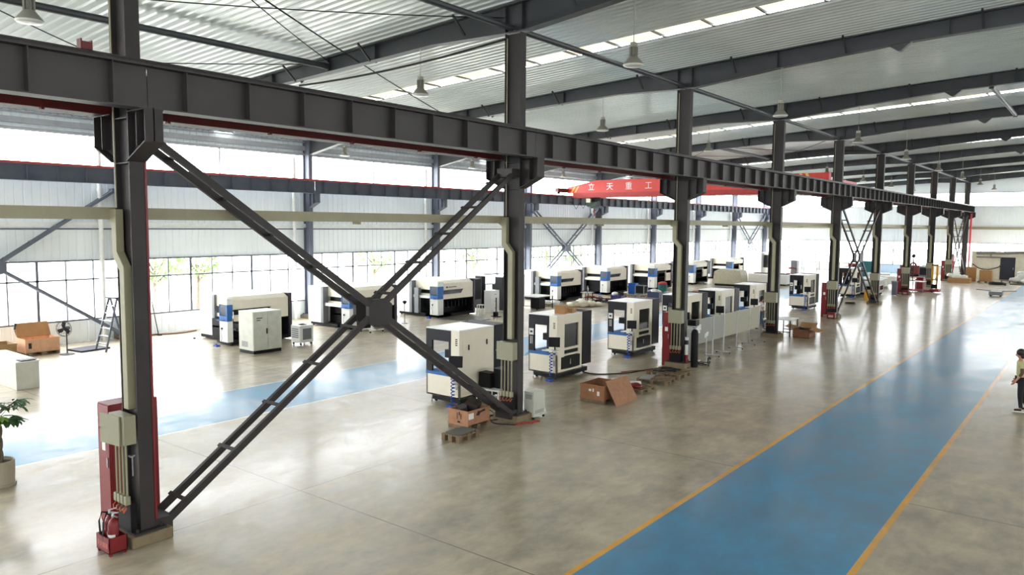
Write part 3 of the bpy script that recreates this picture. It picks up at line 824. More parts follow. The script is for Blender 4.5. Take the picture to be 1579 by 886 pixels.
    for i in range(60):
        a = i * .9; pts.append((W_ - .14 + .05 * math.cos(a), -.1 + .05 * math.sin(a), .9 - i * .0135))
    g = MB(); g.tube(pts, .014, 5); g.box(W_ - .24, W_ - .06, -.24, -.08, 0, .07); g.build('air_hose', BLU2, t)
    g = MB()
    for k in range(4): g.box(W_ - .14, W_ - .07, -.008, 0, 1.62 + k * .05, 1.645 + k * .05)
    g.build('vent', MBK, t)
    g = MB(); g.box(W_ - .12, W_ - .06, -.02, 0, .45, .62); g.cyl((W_ - .2, -.02, .5), (W_ - .2, -.05, .5), .02, 8); g.build('regulator', MET, t)
    if extra_sign:
        s = MB(); s.box(.03, .2, -.024, -.012, 1.36, 1.56); s = s.build('sign_plate', PAPER, t)
        g = MB(); g.box(.07, .16, -.027, -.024, 1.43, 1.49); g.build('sign_mark', INK, s)
        g = MB()
        for k in range(5):
            for q in range(2): g.box(.07 + q * .06, .1 + q * .06, -.02, -.012, 1.08 + k * .05, 1.11 + k * .05)
        g.build('button_panel', PAPER, t)
    return t
compact('cream machine with two closed side doors and no window, behind the big cross brace', (-14.4, 14.62, 0), False, False, 1.2, 1.98)
compact('cream machine with a dark side window and two cardboard boxes on its roof', (-14.25, 19.05, 0))
compact('cream machine with a dark side window, second with a window in its row, bare roof', (-14.5, 24.3, 0))
compact('cream machine half hidden behind the third nearest centre column', (-14.2, 28.1, 0))
compact('cream machine with its monitor turned, behind the wheeled grey boards', (-14.1, 31.3, 0))
compact('cream machine half hidden behind the fourth nearest column and the walking person', (-14.2, 35.6, 0))
compact('cream machine standing apart under the crane, beyond the fourth nearest column', (-14.55, 44.9, 0))
compact('cream machine half hidden behind the fifth nearest centre column', (-14.5, 55.0, 0), True, False)
# boxes on the roof of the second machine
def carton(label, loc, size, rz, open_=False, group=None, m_=None):
    t = thing('cardboard_box', label, 'box', loc, rz, group)
    a, b, c = size; m = MB(); k = .012
    if open_:
        m.box(-a / 2, a / 2, -b / 2, b / 2, 0, k); m.box(-a / 2, a / 2, -b / 2, -b / 2 + k, 0, c); m.box(-a / 2, a / 2, b / 2 - k, b / 2, 0, c); m.box(-a / 2, -a / 2 + k, -b / 2, b / 2, 0, c); m.box(a / 2 - k, a / 2, -b / 2, b / 2, 0, c)
        m.build('box_body', m_ or CARD, t)
        for (c0, s0, rx) in (((-a / 2 - b * .2, 0, c + .05), (b * .45, b, .01), (0, .25, 0)), ((a / 2 + b * .2, 0, c - .02), (b * .45, b, .01), (0, .3, 0)), ((0, b / 2 + .16, c + .1), (a, .34, .01), (.55, 0, 0))):
            f = MB(); f.rbox(c0, s0, rx); f.build('flap', CARD, t)
    else:
        m.box(-a / 2, a / 2, -b / 2, b / 2, 0, c); m.build('box_body', m_ or CARD, t, bev=.006)
        f = MB(); f.box(-a / 2 - .002, a / 2 + .002, -.03, .03, c - .08, c + .002); f.build('tape', mat('packing_tape', (196, 160, 116), .35), t)
    return t
carton('taller cardboard box on the roof of the windowed machine', (-13.42, 19.62, 2.03), (.34, .3, .26), .3)
carton('flatter cardboard box behind the taller one on the machine roof', (-13.45, 20.12, 2.03), (.36, .42, .14), .25)

# ------------------------------------------------------------------ large cutting machines along the left side
def big(label, loc, bare=False, boxed=False, style=0, sc=0.0, L=2.7, cd=.36):
    t = thing('large_cutting_machine', label, 'machine', loc, 0, 'large cutting machines')
    m = MB(); m.box(0, .95, sc, L + .2, .18, 1.86); m.box(.95, 1.0, sc + .02, sc + .1, .18, 1.8); m.build('side_cabinet', MWH, t, bev=.02)
    m = MB(); m.box(.95, 1.12, sc - .004, sc + .3, .18, 1.86); m.build('cabinet_edge', MGY, t)
    m = MB(); m.box(.05, 3.0, max(.12, sc), L + .15, .05, .18); m.box(2.0, 3.0, .12, 1, .05, .18); m.box(1.0, 2.3, .5, 2.8, .18, .9); m.build('base', MBK, t)
    # hood over the working area, with slanted window recess on the +x face
    hx = 3.0
    m = MB()
    m.prism([(1.1, 1.86), (2.72, 1.9), (hx, 1.76), (hx, 1.42), (hx - .1, 1.4), (1.1, 1.4)], 'y', max(cd - .06, sc + .1 if sc else 0), L)
    if sc: m.prism([(2.5, 1.4), (hx - .1, 1.4), (hx, 1.42), (hx, 1.76), (2.72, 1.9), (2.5, 1.89)], 'y', cd - .06, sc + .1)
    m.box(hx - .1, hx, .3, L, .95, 1.2) if style != 1 else m.box(hx - .1, hx, 1.9, L, .6, 1.42)
    m.prism([(1.75, 1.2), (L, 1.2), (L, 1.42), (1.95, 1.42)], 'x', hx - .1, hx)
    m.box(1.1, 2.6, sc + .3, sc + .36, .95, 1.2)
    m.build('hood', MW, t, bev=.008)
    m = MB(); m.prism([(.3, 1.2), (1.75, 1.2), (1.95, 1.4), (.3, 1.4)], 'x', hx - .08, hx - .03); m.build('hood_window', MGL, t)
    m = MB(); m.box(1.12, 2.4, sc + .42, sc + .46, .9, 1.8); m.box(1.0, hx - .06, L, L + .02, .18, 1.86)
    m.box(1.12, hx - .06, .44, L, .9, .92)
    m.build('inner_panel', MBK, t)
    m = MB(); m.box(1.05, hx - .25, .5, .56, .55, .62); m.box(1.3, 2.6, 1.2, 1.5, .9, 1.2)
    for k in range(7): m.box(1.1, hx - .15, .62 + k * .28, .66 + k * .28, .5, .8)
    m.build('cutting_bed', MD, t)
    m = MB(); m.box(1.1, 2.4, sc + .1, sc + .16, .98, 1.12); m.build('cross_bar', MWH, t)
    m = MB(); m.box(hx - .5, hx + .03, L + .02, L + .16, .1, 1.92); m.build('rear_frame', mat('machine_aubergine', (48, 40, 52), .4), t)
    # control column with screen and blue panel
    m = MB(); m.box(2.5, 3.06, -.06, cd, .16, .98); m.box(2.5, 3.06, -.06, cd, 1.62, 1.86); m.box(2.5, 3.06, cd - .1, cd, .98, 1.62); m.build('control_column', MWH, t, bev=.015)
    m = MB(); m.box(2.5, 3.065, -.07, cd - .02, .98, 1.18); m.box(2.98, 3.07, -.07, cd, 1.18, 1.62); m.box(2.5, 2.54, -.07, cd - .02, 1.18, 1.62); m.build('control_panel', MBL, t, bev=.01)
    m = MB(); m.box(2.54, 2.98, -.05, -.02, 1.2, 1.61); m.build('screen', mat('screen_grey', (86, 96, 108), .2), t)
    m = MB(); m.box(2.52, 2.9, -.2, -.06, 1.0, 1.03); m.build('keyboard_tray', MBL, t)
    m = MB(); m.cyl((2.7, -.075, .72), (2.7, -.1, .66), .03, 8); m.tube([(2.7, -.08, .68), (2.66, -.1, .5), (2.68, -.08, .3), (2.66, -.1, .15)], .008, 5); m.build('hand_control', RUB, t)
    m = MB(); m.box(2.55, 2.75, -.36, -.2, 0, .06); m.box(2.6, 2.7, -.34, -.3, .06, .12); m.build('foot_pedal', BLU2, t)
    for a, b in ((.15, .2), (2.8, .25), (.15, 2.7), (2.8, 2.6)):
        m = MB(); m.cyl((a, b, 0), (a, b, .05), .05, 10); m.build('levelling_foot', MBK, t)
    if boxed:
        m = MB(); m.box(hx - .5, hx - .1, L + .2, L + .8, .75, 1.86); m.build('rear_hood', MD, t)
    if bare:
        m = MB()
        for (a, b) in ((1.3, -.0), (1.3, .12)): m.box(a, a + .3, b, b + .06, .18, 1.5)
        m.build('door_leaf', MGY, t)
    return t
XB = -29.62
g1 = big('large cream cutting machine with a grey cabinet in front, nearest in the left row', (XB, 16.15, 0), sc=.55, L=2.75, cd=.18)
g2 = big('large cream cutting machine seen behind the crossing of the big brace', (XB, 22.15, 0))
g3 = big('large cream cutting machine with a dark box at its rear, third in the left row', (XB - .05, 27.9, 0), True, True)
m = MB(); m.box(3.0, 3.004, .62, .74, 1.52, 1.6); m.box(3.0, 3.004, .8, 1.4, 1.54, 1.575); m.build('hood_marking', INK, g3)
g4 = big('large cream cutting machine with blue screen column, just right of the second nearest column', (XB - .3, 38.9, 0), True)
g5 = big('large cream cutting machine with blue screen column, behind the white wrapping heap', (XB - .5, 45.2, 0))
g6 = big('large cream cutting machine beyond the blue bin, left of the third nearest column', (XB, 51.2, 0), False, False, 1)
big('large cream cutting machine just right of the third nearest column', (XB, 58.0, 0), False, True, 1)
big('large cream cutting machine behind the sheet-covered machine', (XB, 66.0, 0), False, False, 1)

# grey double-door electrical cabinet with plinth and vent
t = thing('electrical_cabinet', 'light grey two-door electrical cabinet standing in front of the nearest left machine', 'cabinet', (-24.75, 16.35, 0), -.02)
m = MB(); m.box(-.5, .45, -.6, .6, .12, 1.55); m.build('body', mat('cabinet_grey', (206, 208, 196), .4), t, bev=.012)
m = MB(); m.box(-.48, .44, -.58, .58, 0, .12); m.build('plinth', MBK, t)
for k, (a, b) in enumerate(((-.585, -.005), (.005, .585))):
    m = MB(); m.box(.45, .47, a, b, .16, 1.52); d = m.build('door', mat('cabinet_grey', (206, 208, 196), .4), t)
    if k: continue
    m = MB(); m.box(.47, .495, -.06, -.03, .72, .92); m.build('handle', MBK, d)
    m = MB(); m.box(.47, .474, -.46, -.22, 1.3, 1.33); m.box(.47, .474, -.46, -.3, 1.22, 1.25); m.build('nameplate', INK, d)
m = MB()
for k in range(6): m.box(-.3, .1, -.61, -.6, .24 + k * .035, .26 + k * .035)
m.build('vent', MGY, t)
# chiller on casters
t = thing('chiller', 'white chiller on casters with a grille, beside the nearest left machine', 'chiller', (-25.0, 18.4, 0))
m = MB(); m.box(-.28, .3, -.34, .3, .1, .78); m.build('body', MWH, t, bev=.015)
m = MB(); m.box(.3, .312, -.2, .2, .22, .66)
for k in range(8): m.box(.312, .318, -.19, .19, .24 + k * .052, .26 + k * .052)
m.build('grille', MGY, t)
m = MB(); m.box(-.12, .12, -.12, .12, .78, .8); m.cyl((0, 0, .8), (0, 0, .82), .09, 12); m.build('filler_lid', MBK, t)
m = MB()
for k in range(5): m.box(-.2, .2, -.352, -.34, .3 + k * .08, .34 + k * .08)
m.build('side_vent', MGY, t)
for a in (-.22, .24):
    for b in (-.26, .24):
        m = MB(); m.cyl((a, b - .02, .05), (a, b + .02, .05), .05, 10); m.build('caster', RUB, t)

# open dark gantry machine right of the third big machine
t = thing('open_frame_machine', 'dark open frame machine without its panels, left of the second nearest column', 'machine', (-28.6, 33.0, 0))
m = MB()
for a in (0, 1.5):
    m.box(a, a + .55 if a else .5, 0, .35, 0, 1.85)
m.build('upright_cabinet', MD, t)
m = MB(); m.box(.0, 2.1, .02, .1, 1.85, 1.93); m.box(0, 2.1, 1.9, 2.0, 1.85, 1.93); m.box(0, .08, 0, 2, 1.85, 1.93); m.box(2.02, 2.1, 0, 2, 1.85, 1.93); m.box(.02, .1, 1.9, 2, .1, 1.85); m.box(2.0, 2.08, 1.9, 2, .1, 1.85)
m.build('frame', MET, t)
m = MB(); m.box(.3, 1.7, .4, 1.8, 0, .75); m.box(.5, 1.5, .5, .7, .75, .95); m.build('bed', MBK, t)
m = MB(); m.box(.55, 1.4, .9, 1.1, .95, 1.35); m.build('gantry', MD, t)
t = thing('storage_cabinet', 'white low drawer cabinet behind the third left machine', 'cabinet', (-26.4, 31.7, 0))
m = MB(); m.box(-.4, .1, 0, .7, 0, 1.2); m.build('body', MWH, t)
for k in range(3):
    m = MB(); m.box(.1, .115, .03, .67, .06 + k * .38, .4 + k * .38); d = m.build('drawer', MWH, t); m = MB(); m.box(.115, .13, .28, .42, .22 + k * .38, .25 + k * .38); m.build('handle', MGY, d)
def stool(label, loc, h=.5, w=.3, m_=None):
    t = thing('stool', label, 'stool', loc, .3)
    m = MB(); m.box(-w / 2, w / 2, -w / 2, w / 2, h - .03, h); m.build('seat', m_ or MWH, t)
    for a in (-1, 1):
        for b in (-1, 1):
            m = MB(); m.bar((a * w * .42, b * w * .42, h - .03), (a * w * .5, b * w * .5, 0), .03, .03); m.build('leg', m_ or MWH, t)
    return t
stool('white stool beside the dark open frame machine', (-26.1, 30.6, 0), .55, .34)
stool('small white stool beside the third left machine and floor lamp', (-27.8, 25.8, 0), .4, .3)

# ------------------------------------------------------------------ foreground left: counter, plant, crates, fan, ladder
t = thing('reception_counter', 'white counter cut by the left edge of the picture with papers on top', 'counter', (-24.1, 8.0, 0))
m = MB(); m.box(-2.6, 0, .02, .62, 0, .78); m.build('body', mat('counter_white', (206, 204, 192), .5), t, bev=.01)
m = MB(); m.box(-2.62, .02, 0, .64, .78, .81); m.build('counter_top', MWH, t)
m = MB(); m.rbox((-.16, .35, .83), (.3, .42, .025), (0, 0, .1)); tag(m.build('notebook', MD, None, loc=(-24.1, 8.0, 0)), 'dark notebook lying on the right end of the white counter', 'notebook')
for k, (a, b, r) in enumerate(((-.75, .3, .2), (-1.15, .25, -.3))):
    m = MB(); m.rbox((a, b, .814), (.22, .3, .006), (0, 0, r)); tag(m.build('leaflet', mat('violet_leaflet', (150, 140, 176), .5), None, loc=(-24.1, 8.0, 0)), 'violet leaflet on the white counter, %s' % ('near the notebook' if k == 0 else 'farther from the notebook'), 'leaflet')

LEAF = mat('leaf_green', (52, 92, 48), .45, var=.3, scale=3)
LEAF2 = mat('leaf_light', (120, 160, 60), .45, var=.25, scale=3)
BARK = mat('trunk_bark', (104, 92, 76), .8, var=.2, scale=14, bump=.3)
t = thing('potted_money_tree', 'braided-trunk money tree in a beige pot at the lower left edge', 'plant', (-15.62, 4.86, 0))
m = MB(); m.lathe([(.0, .0), (.25, .0), (.26, .02), (.26, .05), (.235, .05), (.245, .3), (.25, .46), (.235, .47), (.225, .46), (.22, .4), (.0, .4)], n=28); m.build('pot', mat('pot_beige', (168, 160, 140), .6), t, smooth=False)
m = MB(); m.lathe([(.0, .38), (.222, .38), (.222, .41), (0, .43)], n=20); m.build('soil', mat('soil', (64, 52, 42), .9, bump=.4), t)
m = MB()
for s in range(3):
    m.tube([(.045 * math.cos(s * 2.09 + z * 9), .045 * math.sin(s * 2.09 + z * 9), .4 + z) for z in [i * .05 for i in range(18)]], .035, 7)
m.build('trunk', BARK, t, smooth=True)
def leaf(mb, p, d, ln, wd):
    d = Vector(d).normalized(); s = d.cross(Vector((0, 0, 1)))
    s = s.normalized() if s.length > .01 else Vector((1, 0, 0)); u = s.cross(d); p = Vector(p)
    pts = []
    for f, wf, dz in ((0, .1, 0), (.3, .8, .03), (.6, 1, .02), (.85, .6, -.03), (1, .02, -.1)):
        c = p + d * ln * f + u * dz * ln * 1.5
        pts.append((mb.bm.verts.new(c - s * wd * wf / 2), mb.bm.verts.new(c + u * wd * .12 * -wf), mb.bm.verts.new(c + s * wd * wf / 2)))
    for A, B in zip(pts, pts[1:]):
        mb.bm.faces.new((A[0], A[1], B[1], B[0])); mb.bm.faces.new((A[1], A[2], B[2], B[1]))
fm, fm2, sm = MB(), MB(), MB()
for k in range(26):
    az = k * 2.4; el = rnd.uniform(-.1, .9); ln = rnd.uniform(.22, .5)
    b0 = Vector((0, 0, 1.22 + rnd.uniform(-.08, .1)))
    tip = b0 + Vector((math.cos(az) * math.cos(el), math.sin(az) * math.cos(el), math.sin(el))) * ln
    sm.tube([b0, b0.lerp(tip, .5) + Vector((0, 0, .03)), tip], .007, 5)
    for q in range(6):
        a2 = az + (q - 2.5) * .6
        leaf(fm if k % 5 else fm2, tip, (math.cos(a2), math.sin(a2), rnd.uniform(-.75, .05)), rnd.uniform(.17, .27), .075)
sm.build('stems', BARK, t); fm.build('foliage', LEAF, t); fm2.build('new_foliage', LEAF2, t)

def crate(label, loc, size, rz=0, lid=None, marks=0, group=None, wood=None, pal=True):
    t = thing('wooden_crate', label, 'crate', loc, rz, group)
    a, b, c = size; k = .016; z0 = .1 if pal else 0; w_ = wood or WOOD
    m = MB(); m.box(0, a, 0, b, z0, z0 + k); m.box(0, a, 0, k, z0, c); m.box(0, a, b - k, b, z0, c); m.box(0, k, k, b - k, z0, c); m.box(a - k, a, k, b - k, z0, c)
    m.build('box_body', w_, t)
    m = MB()
    for q in (0, b / 2 - .05, b - .1): m.box(0, a, q, q + .1, 0, z0)
    if pal: m.build('skid', WOODD, t)
    for (x0, x1, y0, y1) in ((-.012, a + .012, -.012, 0), (-.012, a + .012, b, b + .012)):
        for (za, zc) in ((z0, z0 + .06), (c - .05, c)):
            m = MB(); m.box(x0, x1, y0, y1, za, zc); m.build('batten', w_, t)
    return t
cr = crate('open plywood crate with a tilted lid near the left wall, beside the fan', (-30.85, 10.3, 0), (.9, 1.12, .6), .0, wood=mat('plywood_pale', (206, 160, 126), .7, var=.1, scale=7))
m = MB(); m.rbox((.02, .56, .84), (.03, 1.1, .56), (0, -.5, 0)); m.build('lid', CARD, cr)
m = MB(); m.tube([(-.1, .1, .6), (-.16, .06, .82), (-.05, .05, 1.05), (.05, .0, 1.1), (.1, -.05, .9)], .03, 7); m.build('strap', RUB, cr)
m = MB(); m.box(.9, .906, .1, .2, .26, .46); m.build('stencil', INK, cr)
crate('lower plywood crate at the left edge of the picture beside the tilted-lid crate', (-30.9, 8.75, 0), (.9, 1.3, .5), 0, wood=mat('plywood_olive', (150, 122, 82), .75, var=.16, scale=7))

t = thing('pedestal_fan', 'black pedestal fan standing before the left wall', 'fan', (-29.4, 11.45, 0), .6)
m = MB(); m.lathe([(.0, 0), (.24, 0), (.24, .02), (.05, .05), (.025, .06)], n=20); m.build('base', RUB, t)
m = MB(); m.cyl((0, 0, .04), (0, 0, .9), .022, 8); m.build('pole', RUB, t)
m = MB(); m.cyl((0, -.12, .95), (0, .1, .95), .07, 12); m.box(-.03, .03, -.03, .03, .85, .95); m.build('motor', RUB, t)
m = MB()
for yy, rr in ((-.17, .26), (-.14, .29), (-.11, .26), (-.185, .16), (-.19, .06)):
    m.tube([(rr * math.cos(a * PI / 12), yy, .95 + rr * math.sin(a * PI / 12)) for a in range(25)], .005, 4)
for k in range(16):
    a = k * PI / 8; m.tube([(0, -.19, .95), (.16 * math.cos(a), -.185, .95 + .16 * math.sin(a)), (.29 * math.cos(a), -.14, .95 + .29 * math.sin(a)), (.26 * math.cos(a), -.11, .95 + .26 * math.sin(a))], .003, 4)
m.build('guard', RUB, t)
for k in range(3):
    m = MB(); m.prism([(.03, -.04), (.24, -.1), (.25, .05), (.1, .08), (.03, .03)], 'y', -.146, -.138); b_ = m.build('blade', MBK, t); b_.location = (0, 0, .95); b_.rotation_euler = (0, k * 2.094 + .5, 0)

t = thing('stepladder', 'dark aluminium stepladder leaning open behind the nearest column by the left wall', 'ladder', (-29.15, 12.5, 0), .1)
for sy, nm in ((-1, 'front_rail'), (1, 'rear_rail')):
    for sx in (-1, 1):
        m = MB(); m.bar((sx * .26, sy * .02 + .55, 1.95), (sx * .34, sy * .55 + .55, 0), .03, .07); m.build(nm, STEEL2, t)
for k in range(6):
    f = (k + 1) / 7; m = MB(); m.box(-.33 + .06 * f, .33 - .06 * f, -.04 + .55 * f, .05 + .55 * f, 1.95 * f - .02, 1.95 * f + .015); m.build('tread', MET, t)
m = MB(); m.box(-.3, .3, .42, .68, 1.93, 1.97); m.build('top_cap', MBK, t)
m = MB(); m.cyl((0, 0, 0), (-.3, -.12, 1.55), .018, 6); m.box(-.2, .2, -.05, .05, 0, .05); tag(m.build('broom', MD, None, loc=(-31.55, 15.9, 0.0)), 'broom leaning on the left wall just right of the nearest column', 'broom')

# ------------------------------------------------------------------ items round the second nearest column
cr = crate('small open plywood crate of dark foam at the foot of the big cross brace', (-12.1, 13.02, 0), (.62, .78, .46), 0)
m = MB(); m.rbox((.34, .5, .5), (.3, .26, .2), (.3, .4, .3)); m.rbox((.2, .28, .4), (.26, .3, .16), (.2, -.3, .6)); m.rbox((.18, .6, .38), (.26, .3, .1), (0, .2, .1)); m.build('foam_packing', mat('dark_foam', (56, 44, 42), .9, bump=.4), cr)
m = MB(); m.box(.615, .6235, .02, .2, .26, .4); m.build('paper_label', PAPER, cr)
m = MB(); m.prism([(.28, .32), (.36, .42), (.42, .40), (.6, .43), (.62, .38), (.44, .36), (.4, .3)], 'x', .62, .6232); m.box(.3, .38, -.0135, -.0125, .16, .2); m.box(.28, .3, -.0135, -.0125, .24, .4); m.box(.34, .37, -.0135, -.0125, .34, .42); m.box(.4, .42, -.0135, -.0125, .25, .38); m.build('stencil', INK, cr)
def pallet(label, loc, size, rz=0, h=.13, group='wooden pallets on the floor', nslat=5):
    t = thing('pallet', label, 'pallet', loc, rz, group); a, b = size
    for k in range(nslat):
        m = MB(); y = k * (b - .1) / (nslat - 1); m.box(0, a, y, y + .1, h - .02, h); m.build('slat', WOODD, t)
    for k in range(3):
        m = MB(); x = k * (a - .09) / 2; m.box(x, x + .09, 0, b, h - .045, h - .02)
        for q in (0, b / 2 - .06, b - .12): m.box(x, x + .09, q, q + .12, 0, h - .045)
        m.build('skid', WOODD, t)
    return t
pallet('small low pallet in front of the foam crate, with a grey mat on it', (-11.45, 12.1, 0), (.5, .72), .05, .16)
m = MB(); m.prism([(-.2, -.28), (.15, -.3), (.22, -.1), (.2, .24), (-.1, .3), (-.22, .1)], 'z', 0, .022); tag(m.build('rubber_mat', mat('grey_mat', (96, 98, 92), .8, bump=.3), None, loc=(-11.22, 12.48, .161)), 'grey mat lying on the small low pallet', 'mat')
t = thing('transformer', 'white metal transformer box on feet beside the second nearest column', 'transformer', (-11.08, 15.08, 0))
m = MB(); m.box(-.15, .15, -.24, .24, .05, .68); m.build('housing', mat('cabinet_grey', (206, 208, 196), .4), t, bev=.012)
m = MB()
for k in range(4): m.box(-.1, .1, -.246, -.24, .5 + k * .03, .515 + k * .03)
m.build('vent', MGY, t); m = MB()
for k in range(3): m.box(.15, .156, -.18, .18, .14 + k * .03, .15 + k * .03)
m.build('vent', MGY, t)
for a in (-.12, .12):
    for b in (-.22, .22):
        m = MB(); m.cyl((a, b, 0), (a, b, .05), .03, 10); m.build('foot', RUB, t)
t = thing('equipment_stand', 'white low stand behind the big brace carrying two black boxes', 'stand', (-12.8, 15.5, 0), 0)
m = MB(); m.box(-.35, .45, -.3, .4, .42, .45); m.build('shelf', MWH, t)
for a in (-.32, .42):
    for b in (-.27, .37):
        m = MB(); m.cyl((a, b, 0), (a, b, .42), .018, 8); m.build('leg', MWH, t)
m = MB(); m.box(-.2, .2, -.18, .12, 0, .4); m.box(-.17, .17, -.187, -.18, .04, .36); tag(m.build('black_equipment_box', MBK, None, loc=(-12.93, 15.5, .45), bev=.012), 'smaller black equipment box on the white stand behind the big brace', 'box')
t = thing('black_equipment_box', 'taller black equipment box with a pale lid on the white stand', 'box', (-12.53, 15.66, .45))
m = MB(); m.box(-.2, .2, -.2, .2, 0, .52); m.build('housing', MBK, t, bev=.01); m = MB(); m.box(-.19, .19, -.19, .19, .52, .535); m.build('lid', MGY, t)
def cable(label, pts, r=.012, m_=RUB, cat='cable', group=None, name='floor_cable'):
    P = [Vector(p) for p in pts]; Q = []
    for i in range(len(P) - 1):
        p0, p1, p2, p3 = P[max(i - 1, 0)], P[i], P[i + 1], P[min(i + 2, len(P) - 1)]
        for k in range(6):
            u = k / 6; Q.append(.5 * ((2 * p1) + (p2 - p0) * u + (2 * p0 - 5 * p1 + 4 * p2 - p3) * u * u + (3 * p1 - p0 - 3 * p2 + p3) * u ** 3))
    Q.append(P[-1]); m = MB(); m.tube(Q, r, 6); return tag(m.build(name, m_, None, smooth=True), label, cat, group)
cable('black cable looping on the floor left of the second nearest column', [(-12.4, 14.9, .01), (-12.0, 14.6, .01), (-12.1, 14.2, .01), (-11.7, 14.1, .012), (-11.6, 14.5, .012), (-11.9, 14.35, .03), (-11.5, 13.95, .012), (-11.15, 14.05, .012), (-10.95, 14.15, .012)])
cable('red and white twisted cord on the floor beside the second nearest column', [(-10.98, 14.17, .02), (-10.9, 14.3, .025), (-10.86, 14.5, .02), (-10.74, 14.55, .025), (-10.78, 14.7, .02), (-10.7, 14.8, .02)], .022, mat('red_cord', (176, 60, 50), .5, var=.6, scale=30))
cable('black cable running on the floor from the machine with boxes to the third nearest column', [(-13.3, 20.8, .012), (-12.9, 20.7, .012), (-12.5, 21.0, .012), (-12.1, 21.6, .012), (-11.95, 22.2, .012), (-11.8, 22.7, .012), (-11.7, 23.2, .012)], .02)
cable('red cable running on the floor towards the third nearest column', [(-12.35, 21.6, .012), (-12.15, 22.0, .012), (-11.9, 22.35, .012), (-11.6, 22.9, .012), (-11.75, 23.3, .012)], .014, mat('red_cable', (150, 50, 44), .5))
cable('black cable coil on the floor by the fifth nearest column', [(-12.6 + .28 * math.cos(k * .8), 50.6 + .28 * math.sin(k * .8), .02 + k * .003) for k in range(26)], .02)

cr = crate('brown plywood crate with its lid leaning against it, right of the transformer', (-11.16, 17.3, 0), (.76, .95, .5), 0, wood=mat('plywood_dark', (158, 110, 78), .75, var=.14, scale=7), pal=True)
m = MB(); m.box(.28, .36, -.0135, -.0125, .32, .38); m.box(.4, .44, -.0135, -.0125, .31, .4); m.box(.54, .62, -.0135, -.0125, .22, .34); m.build('paper_label', PAPER, cr)
m = MB(); m.rbox((0, 0, 0), (.72, 1.15, .02)); lid = m.build('crate_lid', WOOD, None); lid.location = (-10.225, 17.93, .312); lid.rotation_euler = (0, 1.06, 0)
tag(lid, 'plywood crate lid leaning on the right side of the brown crate', 'lid')
pallet('pallet with bags and a roll right behind the leaning crate lid', (-10.95, 19.05, 0), (.7, .95), 0)
m = MB(); m.cyl((-10.95, 19.25, .2), (-10.55, 19.6, .2), .07, 12); tag(m.build('white_roll', PLAST, None), 'white roll lying on the pallet behind the leaning lid', 'roll')
m = MB(); m.cyl((-10.9, 19.15, .17), (-10.45, 19.45, .17), .04, 10); tag(m.build('blue_tube', MBL, None), 'blue tube lying on the pallet behind the leaning lid', 'tube')
m = MB(); m.blob((-10.5, 19.2, .21), .17, .12, 2, (1.2, 1, .5)); tag(m.build('red_bag', RED, None, smooth=True), 'red bag on the pallet behind the leaning lid', 'bag')
pallet('grey weathered pallet between the bag pallet and the pallet of dark plates', (-11.15, 20.45, 0), (.95, .8), .15, .14)
m = MB(); m.rbox((-10.95, 20.75, .16), (.32, .6, .04), (0, 0, .2)); tag(m.build('metal_offcut', MET, None), 'grey metal offcut on the weathered middle pallet', 'metal plate')
pallet('wooden pallet of dark metal plates in front of the third nearest column', (-11.4, 21.55, 0), (1.1, 1.0), .05, .17)
for k, (a, b, r) in enumerate(((-11.1, 21.85, .1), (-10.75, 22.0, .2), (-10.8, 22.3, -.1), (-11.05, 22.25, .3))):
    m = MB(); m.rbox((a, b, .185 + .025 * (k % 2)), (.34, .26, .03), (0, 0, r)); tag(m.build('dark_metal_plate', MD, None), 'dark metal plate on the pallet before the third nearest column', 'metal plate', 'dark plates on the pallet')

# ------------------------------------------------------------------ gas bottle, welding cart and wheeled boards by the third nearest column
t = thing('gas_cylinder', 'tall black gas cylinder beside the third nearest column', 'gas cylinder', (-10.92, 24.05, 0))
m = MB(); m.lathe([(.0, 0), (.12, 0), (.125, .02), (.125, 1.15), (.1, 1.25), (.045, 1.3)], n=18); m.build('bottle', MBK, t, smooth=True)
m = MB(); m.lathe([(.03, 1.3), (.03, 1.38), (.0, 1.4)], n=8); m.cyl((-.06, 0, 1.36), (.06, 0, 1.36), .02, 8); m.build('valve', MET, t)
t = thing('floor_bollard', 'white and red pole stand between the third nearest column and the black gas cylinder', 'pole', (-11.06, 23.72, 0))
m = MB(); m.cyl((0, 0, .02), (0, 0, .45), .06, 12); m.build('red_sleeve', RED, t); m = MB(); m.cyl((0, 0, .45), (0, 0, .8), .06, 12); m.cyl((0, 0, .95), (0, 0, 1.05), .06, 12); m.build('white_sleeve', PIPEW, t)
m = MB(); m.cyl((0, 0, .8), (0, 0, .95), .06, 12); m.cyl((0, 0, 0), (0, 0, .02), .1, 12); m.build('black_band', RUB, t)
m = MB(); m.tube([(.2 * math.cos(a * .4), .2 * math.sin(a * .4), .02 + .004 * a) for a in range(30)], .014, 5); o = m.build('hose_coil', RUB, None, loc=(-10.75, 24.4, 0)); tag(o, 'dark hose coil on the floor in front of the gas cylinder', 'hose')
t = thing('hand_reel', 'small wheeled reel on the floor right of the gas cylinder', 'reel', (-10.75, 24.9, 0))
m = MB(); m.tube([(0, .11 * math.cos(a * PI / 8), .13 + .11 * math.sin(a * PI / 8)) for a in range(17)], .02, 6)
for k in range(6): m.cyl((0, 0, .13), (0, .11 * math.cos(k), .13 + .11 * math.sin(k)), .007, 4)
m.build('rim', RUB, t); m = MB(); m.cyl((-.05, 0, .13), (.05, 0, .13), .03, 8); m.build('hub', MET, t)
t = thing('welding_trolley', 'white welding equipment trolley with a black unit behind the third nearest column', 'trolley', (-11.2, 24.35, 0))
m = MB(); m.box(-.2, .2, 0, .3, 1.1, 1.18); m.box(-.22, .2, .05, .1, .12, 1.1); m.box(-.2, .2, 0, .4, .1, .14); m.build('frame', MWH, t)
m = MB(); m.box(-.15, .16, .02, .3, 1.36, 1.56); m.build('wire_feeder', MBK, t)
